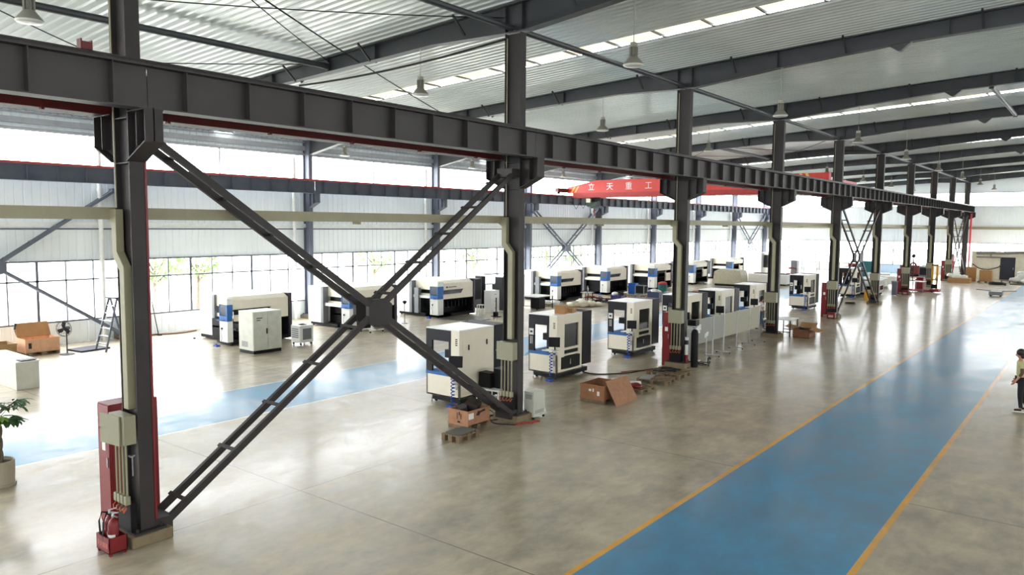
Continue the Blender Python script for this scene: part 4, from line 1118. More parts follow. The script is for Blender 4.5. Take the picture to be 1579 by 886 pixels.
m = MB(); m.box(-.18, .14, .0, .5, 1.18, 1.3); m.box(-.1, .1, .3, .6, 1.3, 1.36); m.build('torch_arm', MWH, t)
for a in (-.18, .18):
    m = MB(); m.cyl((a - .02, .2, .06), (a + .02, .2, .06), .06, 10); m.build('wheel', RUB, t)
def board(label, y0, y1, tone, x=-11.3):
    t = thing('partition_board', label, 'partition board', (x, y1, 0), 0, 'wheeled partition boards')
    m = MB(); m.box(-.012, .012, y0 - y1 + .03, -.03, .62, 1.5); m.build('panel', tone, t)
    m = MB(); m.box(-.02, .02, -.02, .02, .06, 1.52); m.build('post', MET, t)
    m = MB(); m.box(-.28, .28, -.02, .02, .05, .09); m.build('foot', MET, t)
    for a in (-.26, .26):
        c = MB(); c.cyl((a - .015, 0, .03), (a + .015, 0, .03), .03, 10); c.build('caster', RUB, t)
    return t
BY = [25.05, 26.45, 27.45, 28.72, 30.03, 31.15]
for k in range(5):
    board('beige grey board on a wheeled stand, %s in the row by the third nearest column' % ORD[k], BY[k], BY[k + 1], GREYP if k > 1 else mat('grey_board_cool', (152, 154, 144), .5, var=.03))
t = thing('display_stand', 'thin slanted-top stand in front of the nearest wheeled board', 'stand', (-11.0, 25.2, 0))
m = MB(); m.cyl((0, 0, 0), (0, 0, .92), .018, 8); m.box(-.15, .15, -.03, .03, 0, .02); m.build('post', MET, t)
m = MB(); m.rbox((0, 0, .98), (.04, .2, .16), (.4, .3, 0)); m.build('tray', MWH, t)
def table(label, loc, size, h=.75, top=None, legm=None, rz=0, group=None, low=False):
    t = thing('work_table', label, 'table', loc, rz, group); a, b = size
    m = MB(); m.box(0, a, 0, b, h - .03, h); m.build('table_top', top or MWH, t)
    for x in (.04, a - .04):
        for y in (.04, b - .04):
            m = MB(); m.box(x - .018, x + .018, y - .018, y + .018, 0, h - .03); m.build('leg', legm or MET, t)
    for ya in (.03, b - .05):
        m = MB(); m.box(.03, a - .03, ya, ya + .02, .18, .21); m.build('stretcher', legm or MET, t)
    return t
table('white folding table beside the fourth nearest column', (-11.42, 33.42, 0), (.7, 1.1), .74, MWH, MD)
carton('large open cardboard box on the floor beside the fourth nearest column', (-10.3, 33.95, 0), (.7, .9, .36), 0, True, None, mat('cardboard_brown', (140, 96, 70), .8))
m = MB(); m.rbox((-10.28, 33.95, .3), (.45, .3, .12), (0, .3, .4)); tag(m.build('foam_insert', MBK, None), 'black foam insert inside the large open cardboard box', 'foam')

# ------------------------------------------------------------------ clutter between the two machine rows
t = thing('floor_lamp', 'black microphone-like floor lamp standing left of the third left machine', 'lamp', (-26.62, 25.53, 0))
m = MB(); m.lathe([(0, 0), (.16, 0), (.16, .015), (.02, .03)], n=16); m.build('base', MGY, t); m = MB(); m.cyl((0, 0, .02), (0, 0, .95), .015, 8); m.build('pole', MD, t); m = MB(); m.lathe([(.03, .93), (.1, 1.02), (.1, 1.07), (.04, 1.1), (0, 1.1)], n=14); m.build('lamp_head', MBK, t)
table('low table with brown boards behind the black floor lamp', (-30.0, 26.4, 0), (1.0, .9), .45, mat('brown_board', (120, 84, 66), .6), MBL)
t = thing('robot_base', 'white wheeled base frame under the crossing of the big brace', 'trolley', (-25.6, 22.55, 0))
m = MB(); m.box(-.35, .35, -.04, .04, .08, .13); m.box(-.35, -.28, -.4, .4, .08, .13); m.box(.28, .35, -.4, .4, .08, .13); m.tube([(0, 0, .13), (0, 0, .4), (-.1, 0, .46), (-.3, 0, .46)], .05, 8); m.build('frame', MWH, t)
for a in (-.31, .31):
    for b in (-.36, .36):
        m = MB(); m.cyl((a - .02, b, .04), (a + .02, b, .04), .04, 10); m.build('caster', RUB, t)
for k, (p, s, r) in enumerate((((-26.0, 28.3), (1.2, 1.1), .2), ((-25.0, 28.9), (1.3, 1.0), .1))):
    m = MB(); m.rbox((p[0], p[1], .012 + .028 * k), (s[0], s[1], .022), (0, 0, r)); tag(m.build('sheet_metal', MET, None), 'flat steel sheet on the floor before the third left machine, %s' % ('nearer' if k == 0 else 'farther'), 'metal sheet')
t = thing('tool_stand', 'thin black tool stand on the floor left of the second nearest column', 'stand', (-24.96, 30.5, 0))
m = MB(); m.box(-.25, .25, -.12, .12, 0, .03); m.build('base', RUB, t); m = MB(); m.cyl((0, 0, .03), (0, 0, 1.0), .03, 8); m.build('post', RUB, t); m = MB(); m.box(-.12, .06, -.1, .1, .03, .25); m.build('motor', MBK, t)
table('white-topped table on thin black legs right beside the second nearest column', (-26.4, 34.3, 0), (1.3, 1.6), .75, MWH, MBK)
m = MB(); m.box(-.3, .3, -.3, .3, 0, .62); o = m.build('dark_crate', MD, None, loc=(-25.7, 35.2, 0)); tag(o, 'dark crate on the floor under the white-topped table on black legs', 'crate')
def heap(label, loc, pts, name='plastic_wrap_heap', m_=PLAST, cat='plastic wrap'):
    m = MB()
    for (a, b, c, r) in pts: m.blob((a, b, c), r, .22, 2, (1.2, 1.1, .62))
    o = m.build(name, m_, None, smooth=True, loc=loc); return tag(o, label, cat)
heap('heap of white plastic wrapping on the floor left of the roof boxes', (-26.1, 36.6, 0), [(0, 0, .14, .32), (.4, .25, .12, .3), (-.3, .25, .1, .28), (.2, .5, .16, .3)])
heap('heap of cream plastic wrapping on the floor right of the white one', (-24.6, 37.3, 0), [(0, 0, .16, .32), (.4, .3, .18, .3), (.7, .8, .16, .28), (.2, .6, .22, .32), (.9, 1.2, .1, .25), (.4, 1.1, .14, .28)], m_=mat('cream_plastic_wrap', (232, 224, 204), .4, var=.06, scale=9))
def bin_(label, loc, size, m_, name='storage_bin', rim=True, rz=.15):
    t = thing(name, label, 'bin', loc, rz); a, b, c = size
    m = MB(); k = .02
    m.box(-a / 2, a / 2, -b / 2, b / 2, 0, k); m.box(-a / 2, a / 2, -b / 2, -b / 2 + k, k, c); m.box(-a / 2, a / 2, b / 2 - k, b / 2, k, c); m.box(-a / 2, -a / 2 + k, -b / 2, b / 2, k, c); m.box(a / 2 - k, a / 2, -b / 2, b / 2, k, c)
    m.build('bin_body', m_, t, bev=.008)
    m = MB(); m.box(-a / 2 - .02, a / 2 + .02, -b / 2 - .02, -b / 2 + .01, c - .04, c + .01); m.box(-a / 2 - .02, a / 2 + .02, b / 2 - .01, b / 2 + .02, c - .04, c + .01); m.box(-a / 2 - .02, -a / 2 + .01, -b / 2, b / 2, c - .04, c + .01); m.box(a / 2 - .01, a / 2 + .02, -b / 2, b / 2, c - .04, c + .01)
    m.build('rim', m_, t)
    return t
bin_('purple plastic crate behind the second windowed machine', (-24.4, 42.0, 0), (.7, .55, .36), mat('purple_plastic', (60, 40, 130), .45))
heap('white wrapping lying in the purple crate', (-24.55, 42.0, .36), [(0, 0, .1, .2), (.15, .1, .06, .15)], 'white_bundle')
cable('black hose coil on top of the purple crate', [(-24.15 + .16 * math.cos(k * .8), 42.0 + .16 * math.sin(k * .8), .4 + k * .006) for k in range(24)], .03, RUB, 'hose', None, 'hose_coil')
m = MB()
for k in range(26):
    a = Vector((rnd.uniform(-1.1, .9), rnd.uniform(-.8, .8), rnd.uniform(.05, .3))); b = a + Vector((rnd.uniform(-.9, .9), rnd.uniform(-.6, .6), rnd.uniform(-.05, .12))); b.z = max(b.z, .04)
    m.tube([a, (a + b) / 2 + Vector((0, 0, .06)), b], rnd.uniform(.02, .05), 6)
tag(m.build('scrap_pile', MBK, None, loc=(-24.3, 40.0, 0)), 'tangled pile of dark tubes and hoses beyond the cream wrapping heap', 'scrap pile', None, 'stuff')
cable('red hose lying over the dark tangled tube pile', [(-25.6, 40.0, .3), (-25.2, 40.5, .36), (-24.8, 40.1, .34), (-24.4, 40.8, .2), (-24.1, 41.2, .02)], .04, mat('red_cable', (150, 50, 44), .5), 'hose')
table('small white table with a flask beyond the cream wrapping heap', (-26.3, 40.6, 0), (.6, .6), .55, MWH, MD)
m = MB(); m.lathe([(0, 0), (.07, 0), (.07, .26), (.04, .32), (.03, .4), (0, .4)], n=14); tag(m.build('flask', MET, None, loc=(-25.95, 40.9, .55), smooth=True), 'metal flask on the small white table', 'flask')
bin_('bright blue bin behind the third machine of the centre row', (-26.4, 47.6, 0), (.55, .5, .72), mat('bright_blue', (20, 110, 220), .4))
t = thing('tool_cart', 'dark green open tool cart beside the bright blue bin', 'cart', (-25.3, 46.8, 0))
m = MB(); m.box(-.35, .35, -.3, .3, .12, .16); m.box(-.35, .35, -.3, .3, .64, .68); m.build('shelf', mat('dark_green', (44, 84, 62), .5), t)
m = MB(); m.box(-.3, .3, -.25, .25, .16, .62); m.build('tool_chest', MBK, t)
for a in (-.33, .33):
    for b in (-.28, .28):
        m = MB(); m.box(a - .02, a + .02, b - .02, b + .02, 0, .7); m.build('leg', MET, t)
t = bin_('dark blue lidded box with white wrapping on top, behind the bare-roofed machine', (-22.3, 43.0, 0), (.75, .6, .66), mat('navy_plastic', (52, 66, 104), .45))
heap('white wrapping lying on the dark blue box', (-22.3, 43.0, .66), [(0, 0, .05, .22), (.2, .05, .03, .15)], 'white_bundle')
t = thing('dark_cabinet', 'dark navy cabinet standing left of the third nearest column', 'cabinet', (-20.5, 41.4, 0))
m = MB(); m.box(-.3, .3, -.3, .3, .05, .85); m.build('body', mat('dark_navy_cabinet', (48, 54, 72), .4), t, bev=.01)
m = MB(); m.box(-.28, .28, -.315, -.3, .08, .42); m.build('door', mat('dark_navy_cabinet', (48, 54, 72), .4), t); m = MB(); m.box(-.28, .28, -.315, -.3, .46, .82); m.build('drawer', mat('dark_navy_cabinet', (48, 54, 72), .4), t)
m = MB(); m.box(-.26, .26, -.26, .26, 0, .05); m.build('plinth', RUB, t)
m = MB(); m.lathe([(0, 0), (.28, 0), (.32, .35), (.34, .6), (.32, .62), (0, .58)], n=18); tag(m.build('teal_drum', mat('teal', (40, 110, 112), .45), None, loc=(-24.9, 49.2, 0)), 'teal tub with a red cloth on top, left of the third nearest column', 'tub')
heap('red cloth heaped on the teal tub', (-24.9, 49.2, .62), [(0, 0, .05, .26), (-.15, .1, .06, .18)], 'red_cloth', mat('red_cloth', (190, 70, 66), .8), 'cloth')
for k, (x, y) in enumerate(((-26.0, 44.6), (-24.6, 45.4))):
    pallet('low reddish pallet on the floor between the bins, %s' % ('left one' if k == 0 else 'right one'), (x, y, 0), (1.0, .9), .1 * k, .1)
for k, (x, y, s) in enumerate(((-20.9, 46.6, (.75, .7, .6)), (-20.1, 47.4, (.7, .7, .62)))):
    carton('brown box on the floor behind the grey boards, %s of the pair' % ('left' if k == 0 else 'right'), (x, y, 0), s, .1)
t = thing('covered_machine', 'machine wrapped in a beige grey cover behind the centre row', 'machine', (-24.0, 59.4, 0), 0)
m = MB(); m.prism([(-1.25, .15), (1.2, .15), (1.15, .9), (1.0, 1.25), (.6, 1.32), (-.7, 1.36), (-1.15, 1.15)], 'y', -.7, .7); m.build('cover', mat('beige_cover', (176, 172, 150), .5, var=.1, scale=6, bump=.3, bscale=8), t, bev=.06)
m = MB(); m.box(-1.1, 1.1, -.6, .6, 0, .15); m.build('base', MBK, t)
t = thing('long_machine_bed', 'long low white machine bed right of the covered machine', 'machine', (-22.2, 63.2, 0))
m = MB(); m.box(-1.4, 1.8, -1.1, 1.1, .12, .88); m.build('bed', MWH, t, bev=.03); m = MB(); m.box(-1.3, 1.7, -1.0, 1.0, 0, .12); m.build('base', MBK, t); m = MB(); m.box(-1.2, 1.6, -.3, .3, .88, .94); m.build('rail', MBK, t)
t = thing('machining_centre', 'tall white machining centre with dark tool bays far behind the fourth nearest column', 'machine', (-28.2, 78.2, 0))
m = MB(); m.box(-1.8, .2, -1, 1, 0, 2.1); m.box(.2, 2.0, -.6, 1, 0, .6); m.box(.2, 2.0, -.6, 1, 1.9, 2.1); m.box(1.7, 2.0, -.6, 1, .6, 1.9); m.build('housing', MWH, t)
for k in range(3):
    m = MB(); m.box(.3 + k * .48, .62 + k * .48, -.5, .3, .6, 1.9); m.build('tool_bay', MD, t)
t = thing('steel_rack', 'tall thin steel rack against the far left wall', 'rack', (-27.6, 84.0, 0))
for xx in (0, 1.6, 3.2):
    for yy in (0, .8):
        m = MB(); m.box(xx - .03, xx + .03, yy - .03, yy + .03, 0, 2.9); m.build('upright', MET, t)
for zz in (.5, 1.1, 1.7, 2.3, 2.85):
    m = MB(); m.box(0, 3.2, 0, .8, zz, zz + .04); m.build('shelf', MET, t)
t = thing('grey_locker', 'grey tall locker beyond the fourth nearest column', 'locker', (-23.3, 73.2, 0))
m = MB(); m.box(-.28, .28, -.3, .3, 0, 1.65); m.build('body', MGY, t); m = MB(); m.box(-.26, .26, -.315, -.3, .05, 1.6); m.build('door', MGY, t)
t = thing('red_pump', 'red pump unit with pipes in front of the grey locker', 'pump', (-23.2, 71.8, 0))
m = MB(); m.cyl((-.4, 0, .3), (.3, 0, .3), .2, 14); m.build('motor', RED, t); m = MB(); m.tube([(.3, 0, .3), (.5, 0, .4), (.5, 0, .9), (.2, 0, 1.0), (-.2, 0, .95)], .06, 8); m.build('pipe', RED, t); m = MB(); m.box(-.45, .5, -.2, .2, 0, .1); m.build('base', MBK, t)
carton('wooden looking box beyond the machine standing apart', (-20.5, 80, 0), (1.0, .8, .6), 0, False, None, WOOD)

# ------------------------------------------------------------------ far bays right of the fifth column
t = thing('white_machine', 'low white machine with dark windows seen through the far cross brace', 'machine', (-14.0, 57.6, 0))
m = MB(); m.box(-.1, 1.5, 0, 1.6, .2, .8); m.box(.2, 1.5, .6, 1.6, .8, 1.1); m.build('housing', MWH, t, bev=.03)
m = MB(); m.box(1.5, 1.51, .3, 1.3, .4, .7); m.box(.6, 1.2, -.01, 0, .42, .66); m.build('window', MGL, t); m = MB(); m.box(0, 1.4, .1, 1.5, .06, .2); m.build('base', MBK, t)
for a in (.1, 1.3):
    for b in (.2, 1.4):
        m = MB(); m.cyl((a - .03, b, .06), (a + .03, b, .06), .06, 10); m.build('caster', RUB, t)
t = thing('caution_sign', 'yellow folding floor sign at the foot of the far cross brace', 'sign', (-12.5, 54.3, 0), .4)
for sg in (-1, 1):
    m = MB(); m.bar((0, sg * .16, 0), (0, sg * .02, .6), .3, .015, (0, 1, 0)); m.build('panel', YEL, t)
t = thing('teal_cabin', 'teal cabinet in the distance behind the far cross brace', 'cabinet', (-17.2, 74.6, 0))
m = MB(); m.box(-.6, .6, -.5, .5, .05, 1.75); m.build('body', mat('teal', (40, 110, 112), .45), t); m = MB(); m.box(-.55, -.02, -.515, -.5, .1, 1.7); m.build('door', mat('teal', (40, 110, 112), .45), t); m = MB(); m.box(-.58, .58, -.48, .48, 0, .05); m.build('plinth', RUB, t)
for k, (x, y, s) in enumerate(((-20.4, 83.8, .7), (-15.4, 84.2, .9))):
    t = thing('red_machine', 'red machine far away, %s of the sixth nearest column' % ('left' if k == 0 else 'right'), 'machine', (x, y, 0))
    m = MB(); m.box(-s, s, -.5, .5, .2, 1.1); m.build('housing', RED, t, bev=.04); m = MB(); m.box(-s + .1, s - .1, -.4, .4, 0, .2); m.build('base', MBK, t); m = MB(); m.box(-.2, .3, -.52, -.5, .5, .9); m.build('panel', MD, t)
for k, (x, y) in enumerate(((-14.4, 64.9), (-14.2, 67.6), (-15.6, 71.5))):
    t = thing('white_workbench', 'white workbench beyond the sixth nearest column, %s of three' % ('nearest', 'middle', 'farthest')[k], 'bench', (x, y, 0))
    m = MB(); m.box(-.9, .9, -.4, .4, .8, .86); m.build('bench_top', MWH, t); m = MB(); m.box(-.85, .85, -.35, .35, .2, .78); m.build('cupboard', MWH, t)
    for a in (-.8, .8):
        m = MB(); m.box(a - .04, a + .04, -.35, .35, 0, .2); m.build('leg', MGY, t)
t = thing('waste_bin', 'tall grey wheeled bin beside the seventh nearest column', 'bin', (-11.75, 58.9, 0), .1)
m = MB(); m.prism([(-.15, .05), (.15, .05), (.18, .95), (-.18, .95)], 'y', -.17, .17); m.build('bin_body', mat('bin_grey', (104, 106, 122), .5), t); m = MB(); m.rbox((0, 0, .99), (.4, .4, .06), (.12, 0, 0)); m.build('lid', mat('bin_grey', (104, 106, 122), .5), t)
for a in (-.14, .14):
    m = MB(); m.cyl((a - .02, .14, .05), (a + .02, .14, .05), .05, 10); m.build('wheel', RUB, t)
t = thing('hose_stand', 'dark brownish stand hung with coils behind the seventh nearest column', 'stand', (-13.9, 77.0, 0))
m = MB(); m.cyl((0, 0, 0), (0, 0, 2.3), .04, 8); m.box(-.35, .35, -.3, .3, 0, .05); m.build('post', MD, t)
m = MB(); 
for q in range(4): m.tube([(.28 * math.cos(a * .4), .1 * q - .15, 1.1 + .55 * math.sin(a * .4)) for a in range(17)], .06, 6)
m.build('coil', mat('brown_coil', (84, 44, 50), .6), t); m = MB(); m.blob((0, 0, 2.25), .18, .1); m.build('head', MBK, t)
table('thin-legged white table beside the red lift truck', (-11.35, 62.9, 0), (.75, 1.2), .82, MWH, MET)
t = thing('pallet_stacker', 'red and yellow pallet lift truck standing right of the seventh nearest column', 'lift truck', (-10.6, 64.2, 0), .0)
m = MB(); m.box(-.9, -.3, .5, 1.4, .1, .9); m.box(-.85, -.35, .6, 1.3, .9, 1.05); m.build('chassis', RED, t, bev=.06)
m = MB(); m.box(.28, .4, -.1, .02, .08, 2.1); m.box(.6, .72, -.1, .02, .08, 2.1); m.box(.28, .72, -.1, .02, 2.0, 2.1); m.box(.28, .72, -.1, .02, .9, 1.0); m.build('mast', mat('mast_yellow', (206, 150, 40), .5), t)
m = MB(); m.box(-1.3, .6, -.12, 0, .06, .16); m.box(-1.3, .6, -.7, -.58, .06, .16); m.box(.3, .9, -.7, .3, .06, .26); m.build('fork_leg', mat('fork_red', (150, 44, 54), .5), t)
m = MB(); m.box(.3, .7, -.14, -.1, .3, .6); m.tube([(.5, .1, .9), (.6, .3, 1.3), (.55, .4, 1.4)], .03, 6); m.build('carriage', MBK, t)
for a in (-1.2, .5):
    for b in (-.64, -.06):
        m = MB(); m.cyl((a, b - .03, .06), (a, b + .03, .06), .06, 10); m.build('wheel', RUB, t)
t = thing('pump_cabinet', 'grey machine cabinet with a white jug behind the lift truck mast', 'cabinet', (-11.9, 71.0, 0))
m = MB(); m.box(-.4, .4, -.4, .4, .05, 1.6); m.build('body', MGY, t); m = MB(); m.box(-.35, .35, -.415, -.4, .9, 1.5); m.build('panel', MD, t); m = MB(); m.box(-.38, .38, -.38, .38, 0, .05); m.build('plinth', RUB, t)
carton('squat brown carton with a white strip, right one before the far partition', (-8.4, 79.0, .14), (.95, .9, .98), 0)
pallet('low pallet under the squat brown carton', (-9.0, 78.5, 0), (1.2, 1.05), 0)
carton('tall brown carton left of the squat carton at the far partition', (-9.7, 80.2, 0), (.8, .8, 1.3), .1)
carton('flat brown tray of white wrapping on the floor at the far end', (-10.2, 77.2, 0), (1.7, 1.2, .42), 0)
heap('white wrapping spilling over the flat brown tray', (-10.4, 77.2, .42), [(0, 0, .12, .35), (.5, .1, .1, .3), (-.5, .1, .22, .3)], 'white_bundle')
t = thing('red_tank', 'pinkish red cylindrical tank at the far end behind the cartons', 'tank', (-12.0, 84.0, 0))
m = MB(); m.lathe([(0, .9), (.34, .95), (.4, 1.1), (.4, 2.1), (.3, 2.3), (0, 2.36)], n=20); m.build('vessel', mat('tank_red', (190, 96, 100), .5), t, smooth=True)
for k in range(3):
    m = MB(); a = k * 2.09; m.cyl((.35 * math.cos(a), .35 * math.sin(a), 0), (.3 * math.cos(a), .3 * math.sin(a), 1.0), .04, 8); m.build('leg', MET, t)
m = MB(); m.cyl((CX + .45, YN(9) - .1, 0), (CX + .45, YN(9) - .1, 6.25), .08, 10); tag(m.build('red_standpipe', mat('standpipe_red', (214, 50, 60), .45), None), 'red vertical pipe at the last centre column', 'pipe')
pallet('low brown pallet between the cartons and the dark coil', (-7.3, 79.4, 0), (1.3, .9), .1, .2)
cable('black hose coil lying on the far floor in front of the dark door', [(-7.2 + .58 * math.cos(k * .6), 75.6 + .5 * math.sin(k * .6), .08 + k * .006) for k in range(30)], .06, RUB, 'hose', None, 'hose_coil')
t = thing('folding_trolley', 'low white trolley with blue side leaves on the far floor', 'trolley', (-6.1, 63.6, 0))
m = MB(); m.box(-.4, .4, -.4, .4, .08, .34); m.build('deck', MGY, t)
for sg in (-1, 1):
    m = MB(); m.rbox((sg * .78, .1, .4), (.85, .5, .03), (0, -sg * .06, 0)); m.build('leaf', mat('leaf_navy', (60, 62, 110), .5), t)
for a in (-.3, .3):
    m = MB(); m.box(a - .04, a + .04, -.4, .4, 0, .08); m.build('foot', MBK, t)
for k, (x, y, s) in enumerate(((-6.0, 80.2, 1.0), (-5.0, 80.6, 1.15), (-4.1, 80.0, 1.0), (-5.2, 79.4, .8))):
    heap(('leftmost bulging white sack beside the dark door at the far end', 'tallest bulging white sack right of the dark door', 'bulging white sack at the right edge of the picture', 'smallest white sack, in front of the other white sacks')[k], (x, y, 0), [(0, 0, .28 * s, .5 * s), (.25, .1, .62 * s, .42 * s), (-.25, .1, .28 * s, .42 * s), (.1, .25, .85 * s, .34 * s)], 'white_sack', PLAST, 'sack')
m = MB(); m.rbox((-5.6, 77.9, .03), (1.8, .9, .05), (0, 0, .1)); tag(m.build('dark_mat', MBK, None), 'dark mat on the floor in front of the white sacks', 'mat')
m = MB(); m.tube([(-9.9, 84.75, 2.45), (-8.5, 84.75, 2.5), (-7.9, 84.75, 2.5), (-6.4, 84.75, 2.6), (-4, 84.75, 2.5), (3, 84.75, 2.5)], .13, 8); m.tube([(-8.6, 84.7, 2.0), (-8.75, 84.7, 2.3), (-8.4, 84.7, 2.52), (-7.8, 84.7, 2.55), (-5, 84.7, 2.62), (3, 84.7, 2.62)], .07, 8)
m.box(-9.9, -7.9, 84.78, 84.9, 2.0, 2.14)
tag(m.build('pipe_bundle', mat('pipe_bundle_grey', (140, 138, 130), .6), None, smooth=False), 'bundle of grey pipes and hoses along the top of the far partition', 'pipes')
cable('dark cable hanging in a curve on the far partition beside the door', [(-10.2, 84.8, 1.4), (-9.6, 84.8, 1.0), (-8.9, 84.8, .9), (-8.1, 84.8, 1.15), (-7.95, 84.8, 1.3)], .04)

# ------------------------------------------------------------------ trees outside the left windows
TLEAF = mat('tree_leaf', (140, 176, 108), .6, var=.3, scale=2)
def tree(label, loc, h, rad, n=420):
    t = thing('yard_tree', label, 'tree', loc, 0, 'trees outside the left windows')
    m = MB(); m.cyl((0, 0, -.3), (.1, .05, h * .6), .12, 8, .06)
    for k in range(6):
        a = k * 1.05; m.cyl((.05, 0, h * (.3 + .05 * k)), (rad * .7 * math.cos(a), rad * .7 * math.sin(a), h * (.55 + .06 * k)), .05, 6, .02)
    m.build('trunk', BARK, t)
    m = MB()
    for k in range(n):
        d = Vector((rnd.gauss(0, 1), rnd.gauss(0, 1), rnd.gauss(0, 1))).normalized() * rad * rnd.uniform(.45, 1.0) ** .6
        p = Vector((0, 0, h * .68)) + Vector((d.x, d.y, d.z * .8))
        leaf(m, p, (rnd.uniform(-1, 1), rnd.uniform(-1, 1), rnd.uniform(-.8, .4)), rnd.uniform(.25, .45), .18)
    m.build('crown', TLEAF, t)
for k, (x, y, h, r) in enumerate(((-38.5, 19.2, 4.2, 1.4), (-41.0, 23.0, 3.9, 1.3), (-40, 35.4, 4.0, 1.5), (-41, 47, 3.8, 1.3), (-39, 54.5, 4.2, 1.6), (-40, 60, 3.6, 1.3), (-39, 73, 4.4, 1.6), (-38.5, 90, 4.8, 2.2))):
    tree('leafy green tree outside the left windows, %s from the camera' % ORD[k], (x, y, 0), h, r)

# ------------------------------------------------------------------ people
def skin_mesh(name, V, Eg, m_, parent, sub=2):
    """V: list of (x,y,z,rx,ry); Eg: edges; first vertex is the root"""
    me = bpy.data.meshes.new(name); me.from_pydata([v[:3] for v in V], Eg, []); me.materials.append(m_)
    o = bpy.data.objects.new(name, me); COL.objects.link(o); o.parent = parent
    k = o.modifiers.new('skin', 'SKIN'); k.use_smooth_shade = True
    if not me.skin_vertices: raise RuntimeError('no skin layer')
    for i, v in enumerate(V):
        d = me.skin_vertices[0].data[i]; d.radius = (v[3], v[4] if len(v) > 4 else v[3]); d.use_root = (i == 0)
    sb = o.modifiers.new('sub', 'SUBSURF'); sb.levels = sb.render_levels = sub
    return o
def person(label, loc, rz, hgt, P, cols, long_sleeve=False):
    """P holds joints for a 1.7 m figure facing -y; cols: skin, hair, top, trousers, shoes"""
    t = thing('person', label, 'person', loc, rz); f = hgt / 1.7
    def J(k, r, r2=None): a = P[k]; return (a[0] * f, a[1] * f, a[2] * f, r * f, (r2 or r) * f)
    V = [J('pelvis', .105, .09)]; Eg = []
    def add(pv, v): V.append(v); Eg.append((pv, len(V) - 1)); return len(V) - 1
    ch = add(0, J('chest', .115, .095)); nb = add(ch, J('neckbase', .07, .06)); nk = add(nb, J('neck', .048)); hd = add(nk, J('head', .088, .098)); tp = add(hd, J('headtop', .07, .08))
    h = P['head']; fd = P.get('look', (0, -1, 0))
    ns = add(hd, ((h[0] + fd[0] * .115) * f, (h[1] + fd[1] * .115) * f, (h[2] - .02) * f, .012 * f, .012 * f))
    idx = {}
    for sd in 'LR':
        a = add(ch, J('shoulder' + sd, .052)); b = add(a, J('elbow' + sd, .038)); c = add(b, J('wrist' + sd, .024)); d = add(c, J('palm' + sd, .03, .018))
        pw = Vector(P['palm' + sd]); dr = (pw - Vector(P['wrist' + sd])).normalized(); sdv = Vector((0, -1, 0)) if abs(dr.y) < .8 else Vector((1, 0, 0))
        for q, (o_, ln) in enumerate(((-.026, .06), (-.009, .075), (.009, .07), (.026, .055))):
            k0 = pw + sdv * o_ + dr * .035; k1 = k0 + dr * ln * .6; k2 = k1 + dr * ln * .4 + Vector((0, -.01, .006))
            e = add(d, (*(k0 * f), .009 * f, .009 * f)); e = add(e, (*(k1 * f), .008 * f, .008 * f)); add(e, (*(k2 * f), .0065 * f, .0065 * f))
        k0 = Vector(P['wrist' + sd]) + dr * .02 + sdv * .035; e = add(d, (*(k0 * f), .011 * f, .011 * f)); add(e, (*((k0 + dr * .045 + sdv * .02) * f), .008 * f, .008 * f))
        hp = add(0, J('hip' + sd, .082)); kn = add(hp, J('knee' + sd, .055)); an = add(kn, J('ankle' + sd, .036)); tw = add(an, J('toe' + sd, .03, .026))
    skin_mesh('body', V, Eg, cols[0], t)
    # eyes and mouth
    m = MB()
    for sx in (-.032, .032):
        c = Vector(h) + Vector(fd) * .088 + Vector((fd[1] * sx * -1, fd[0] * sx, .012)); m.blob(c * f, .009 * f, 0, 1)
    m.build('eyes', INK, t)
    # hair
    m = MB(); c = Vector(P['head']) - Vector(fd) * .022 + Vector((0, 0, .06)); m.blob(c * f, .108 * f, .04, 3, (1, 1.08, 1.0))
    c2 = c - Vector(fd) * .035 + Vector((0, 0, -.09)); m.blob(c2 * f, .085 * f, .05, 3, (1, .8, 1.1)); m.build('hair', cols[1], t, smooth=True)
    # shirt
    g = .02
    W1 = [J('pelvis', .135, .115), J('chest', .135, .115), J('neckbase', .085, .075)]; E1 = [(0, 1), (1, 2)]
    for sd in 'LR':
        n = len(W1); sh = Vector(P['shoulder' + sd]); el = Vector(P['elbow' + sd]); wr = Vector(P['wrist' + sd]); mid = sh.lerp(el, .72)
        W1 += [J('shoulder' + sd, .072), (*(mid * f), .056 * f, .056 * f)]; E1 += [(1, n), (n, n + 1)]
    skin_mesh('shirt', W1, E1, cols[2], t)
    if long_sleeve:
        for sd in 'LR':
            sh = Vector(P['shoulder' + sd]); el = Vector(P['elbow' + sd]); wr = Vector(P['wrist' + sd])
            A = [(*(sh.lerp(el, .4) * f), .058 * f), (*(el * f), .05 * f), (*(el.lerp(wr, .55) * f), .036 * f)]
            skin_mesh('sleeve', A, [(0, 1), (1, 2)], long_sleeve, t)
    W2 = [J('pelvis', .122, .105)]; E2 = []
    for sd in 'LR':
        n = len(W2); W2 += [J('hip' + sd, .095), J('knee' + sd, .07), J('ankle' + sd, .055)]; E2 += [(0, n), (n, n + 1), (n + 1, n + 2)]
    skin_mesh('trousers', W2, E2, cols[3], t)
    for sd in 'LR':
        a = Vector(P['ankle' + sd]) + Vector((0, .02, -.03)); b = Vector(P['toe' + sd]); mdl = a.lerp(b, .5)
        so = skin_mesh('shoe', [(*(mdl * f), .046 * f, .04 * f), (*((a) * f), .05 * f, .05 * f), (*((b + (b - a).normalized() * .02) * f), .04 * f, .032 * f)], [(0, 1), (0, 2)], cols[4], t)
        m = MB(); dx = (b - a); dx.z = 0; dx.normalize(); sdv = Vector((-dx.y, dx.x, 0)); zc = min(a.z, b.z) - .045
        pts = [a - dx * .055 - sdv * .04, b + dx * .06 - sdv * .035, b + dx * .06 + sdv * .035, a - dx * .055 + sdv * .04]
        tz = [a.z - .045, b.z - .04, b.z - .04, a.z - .045]
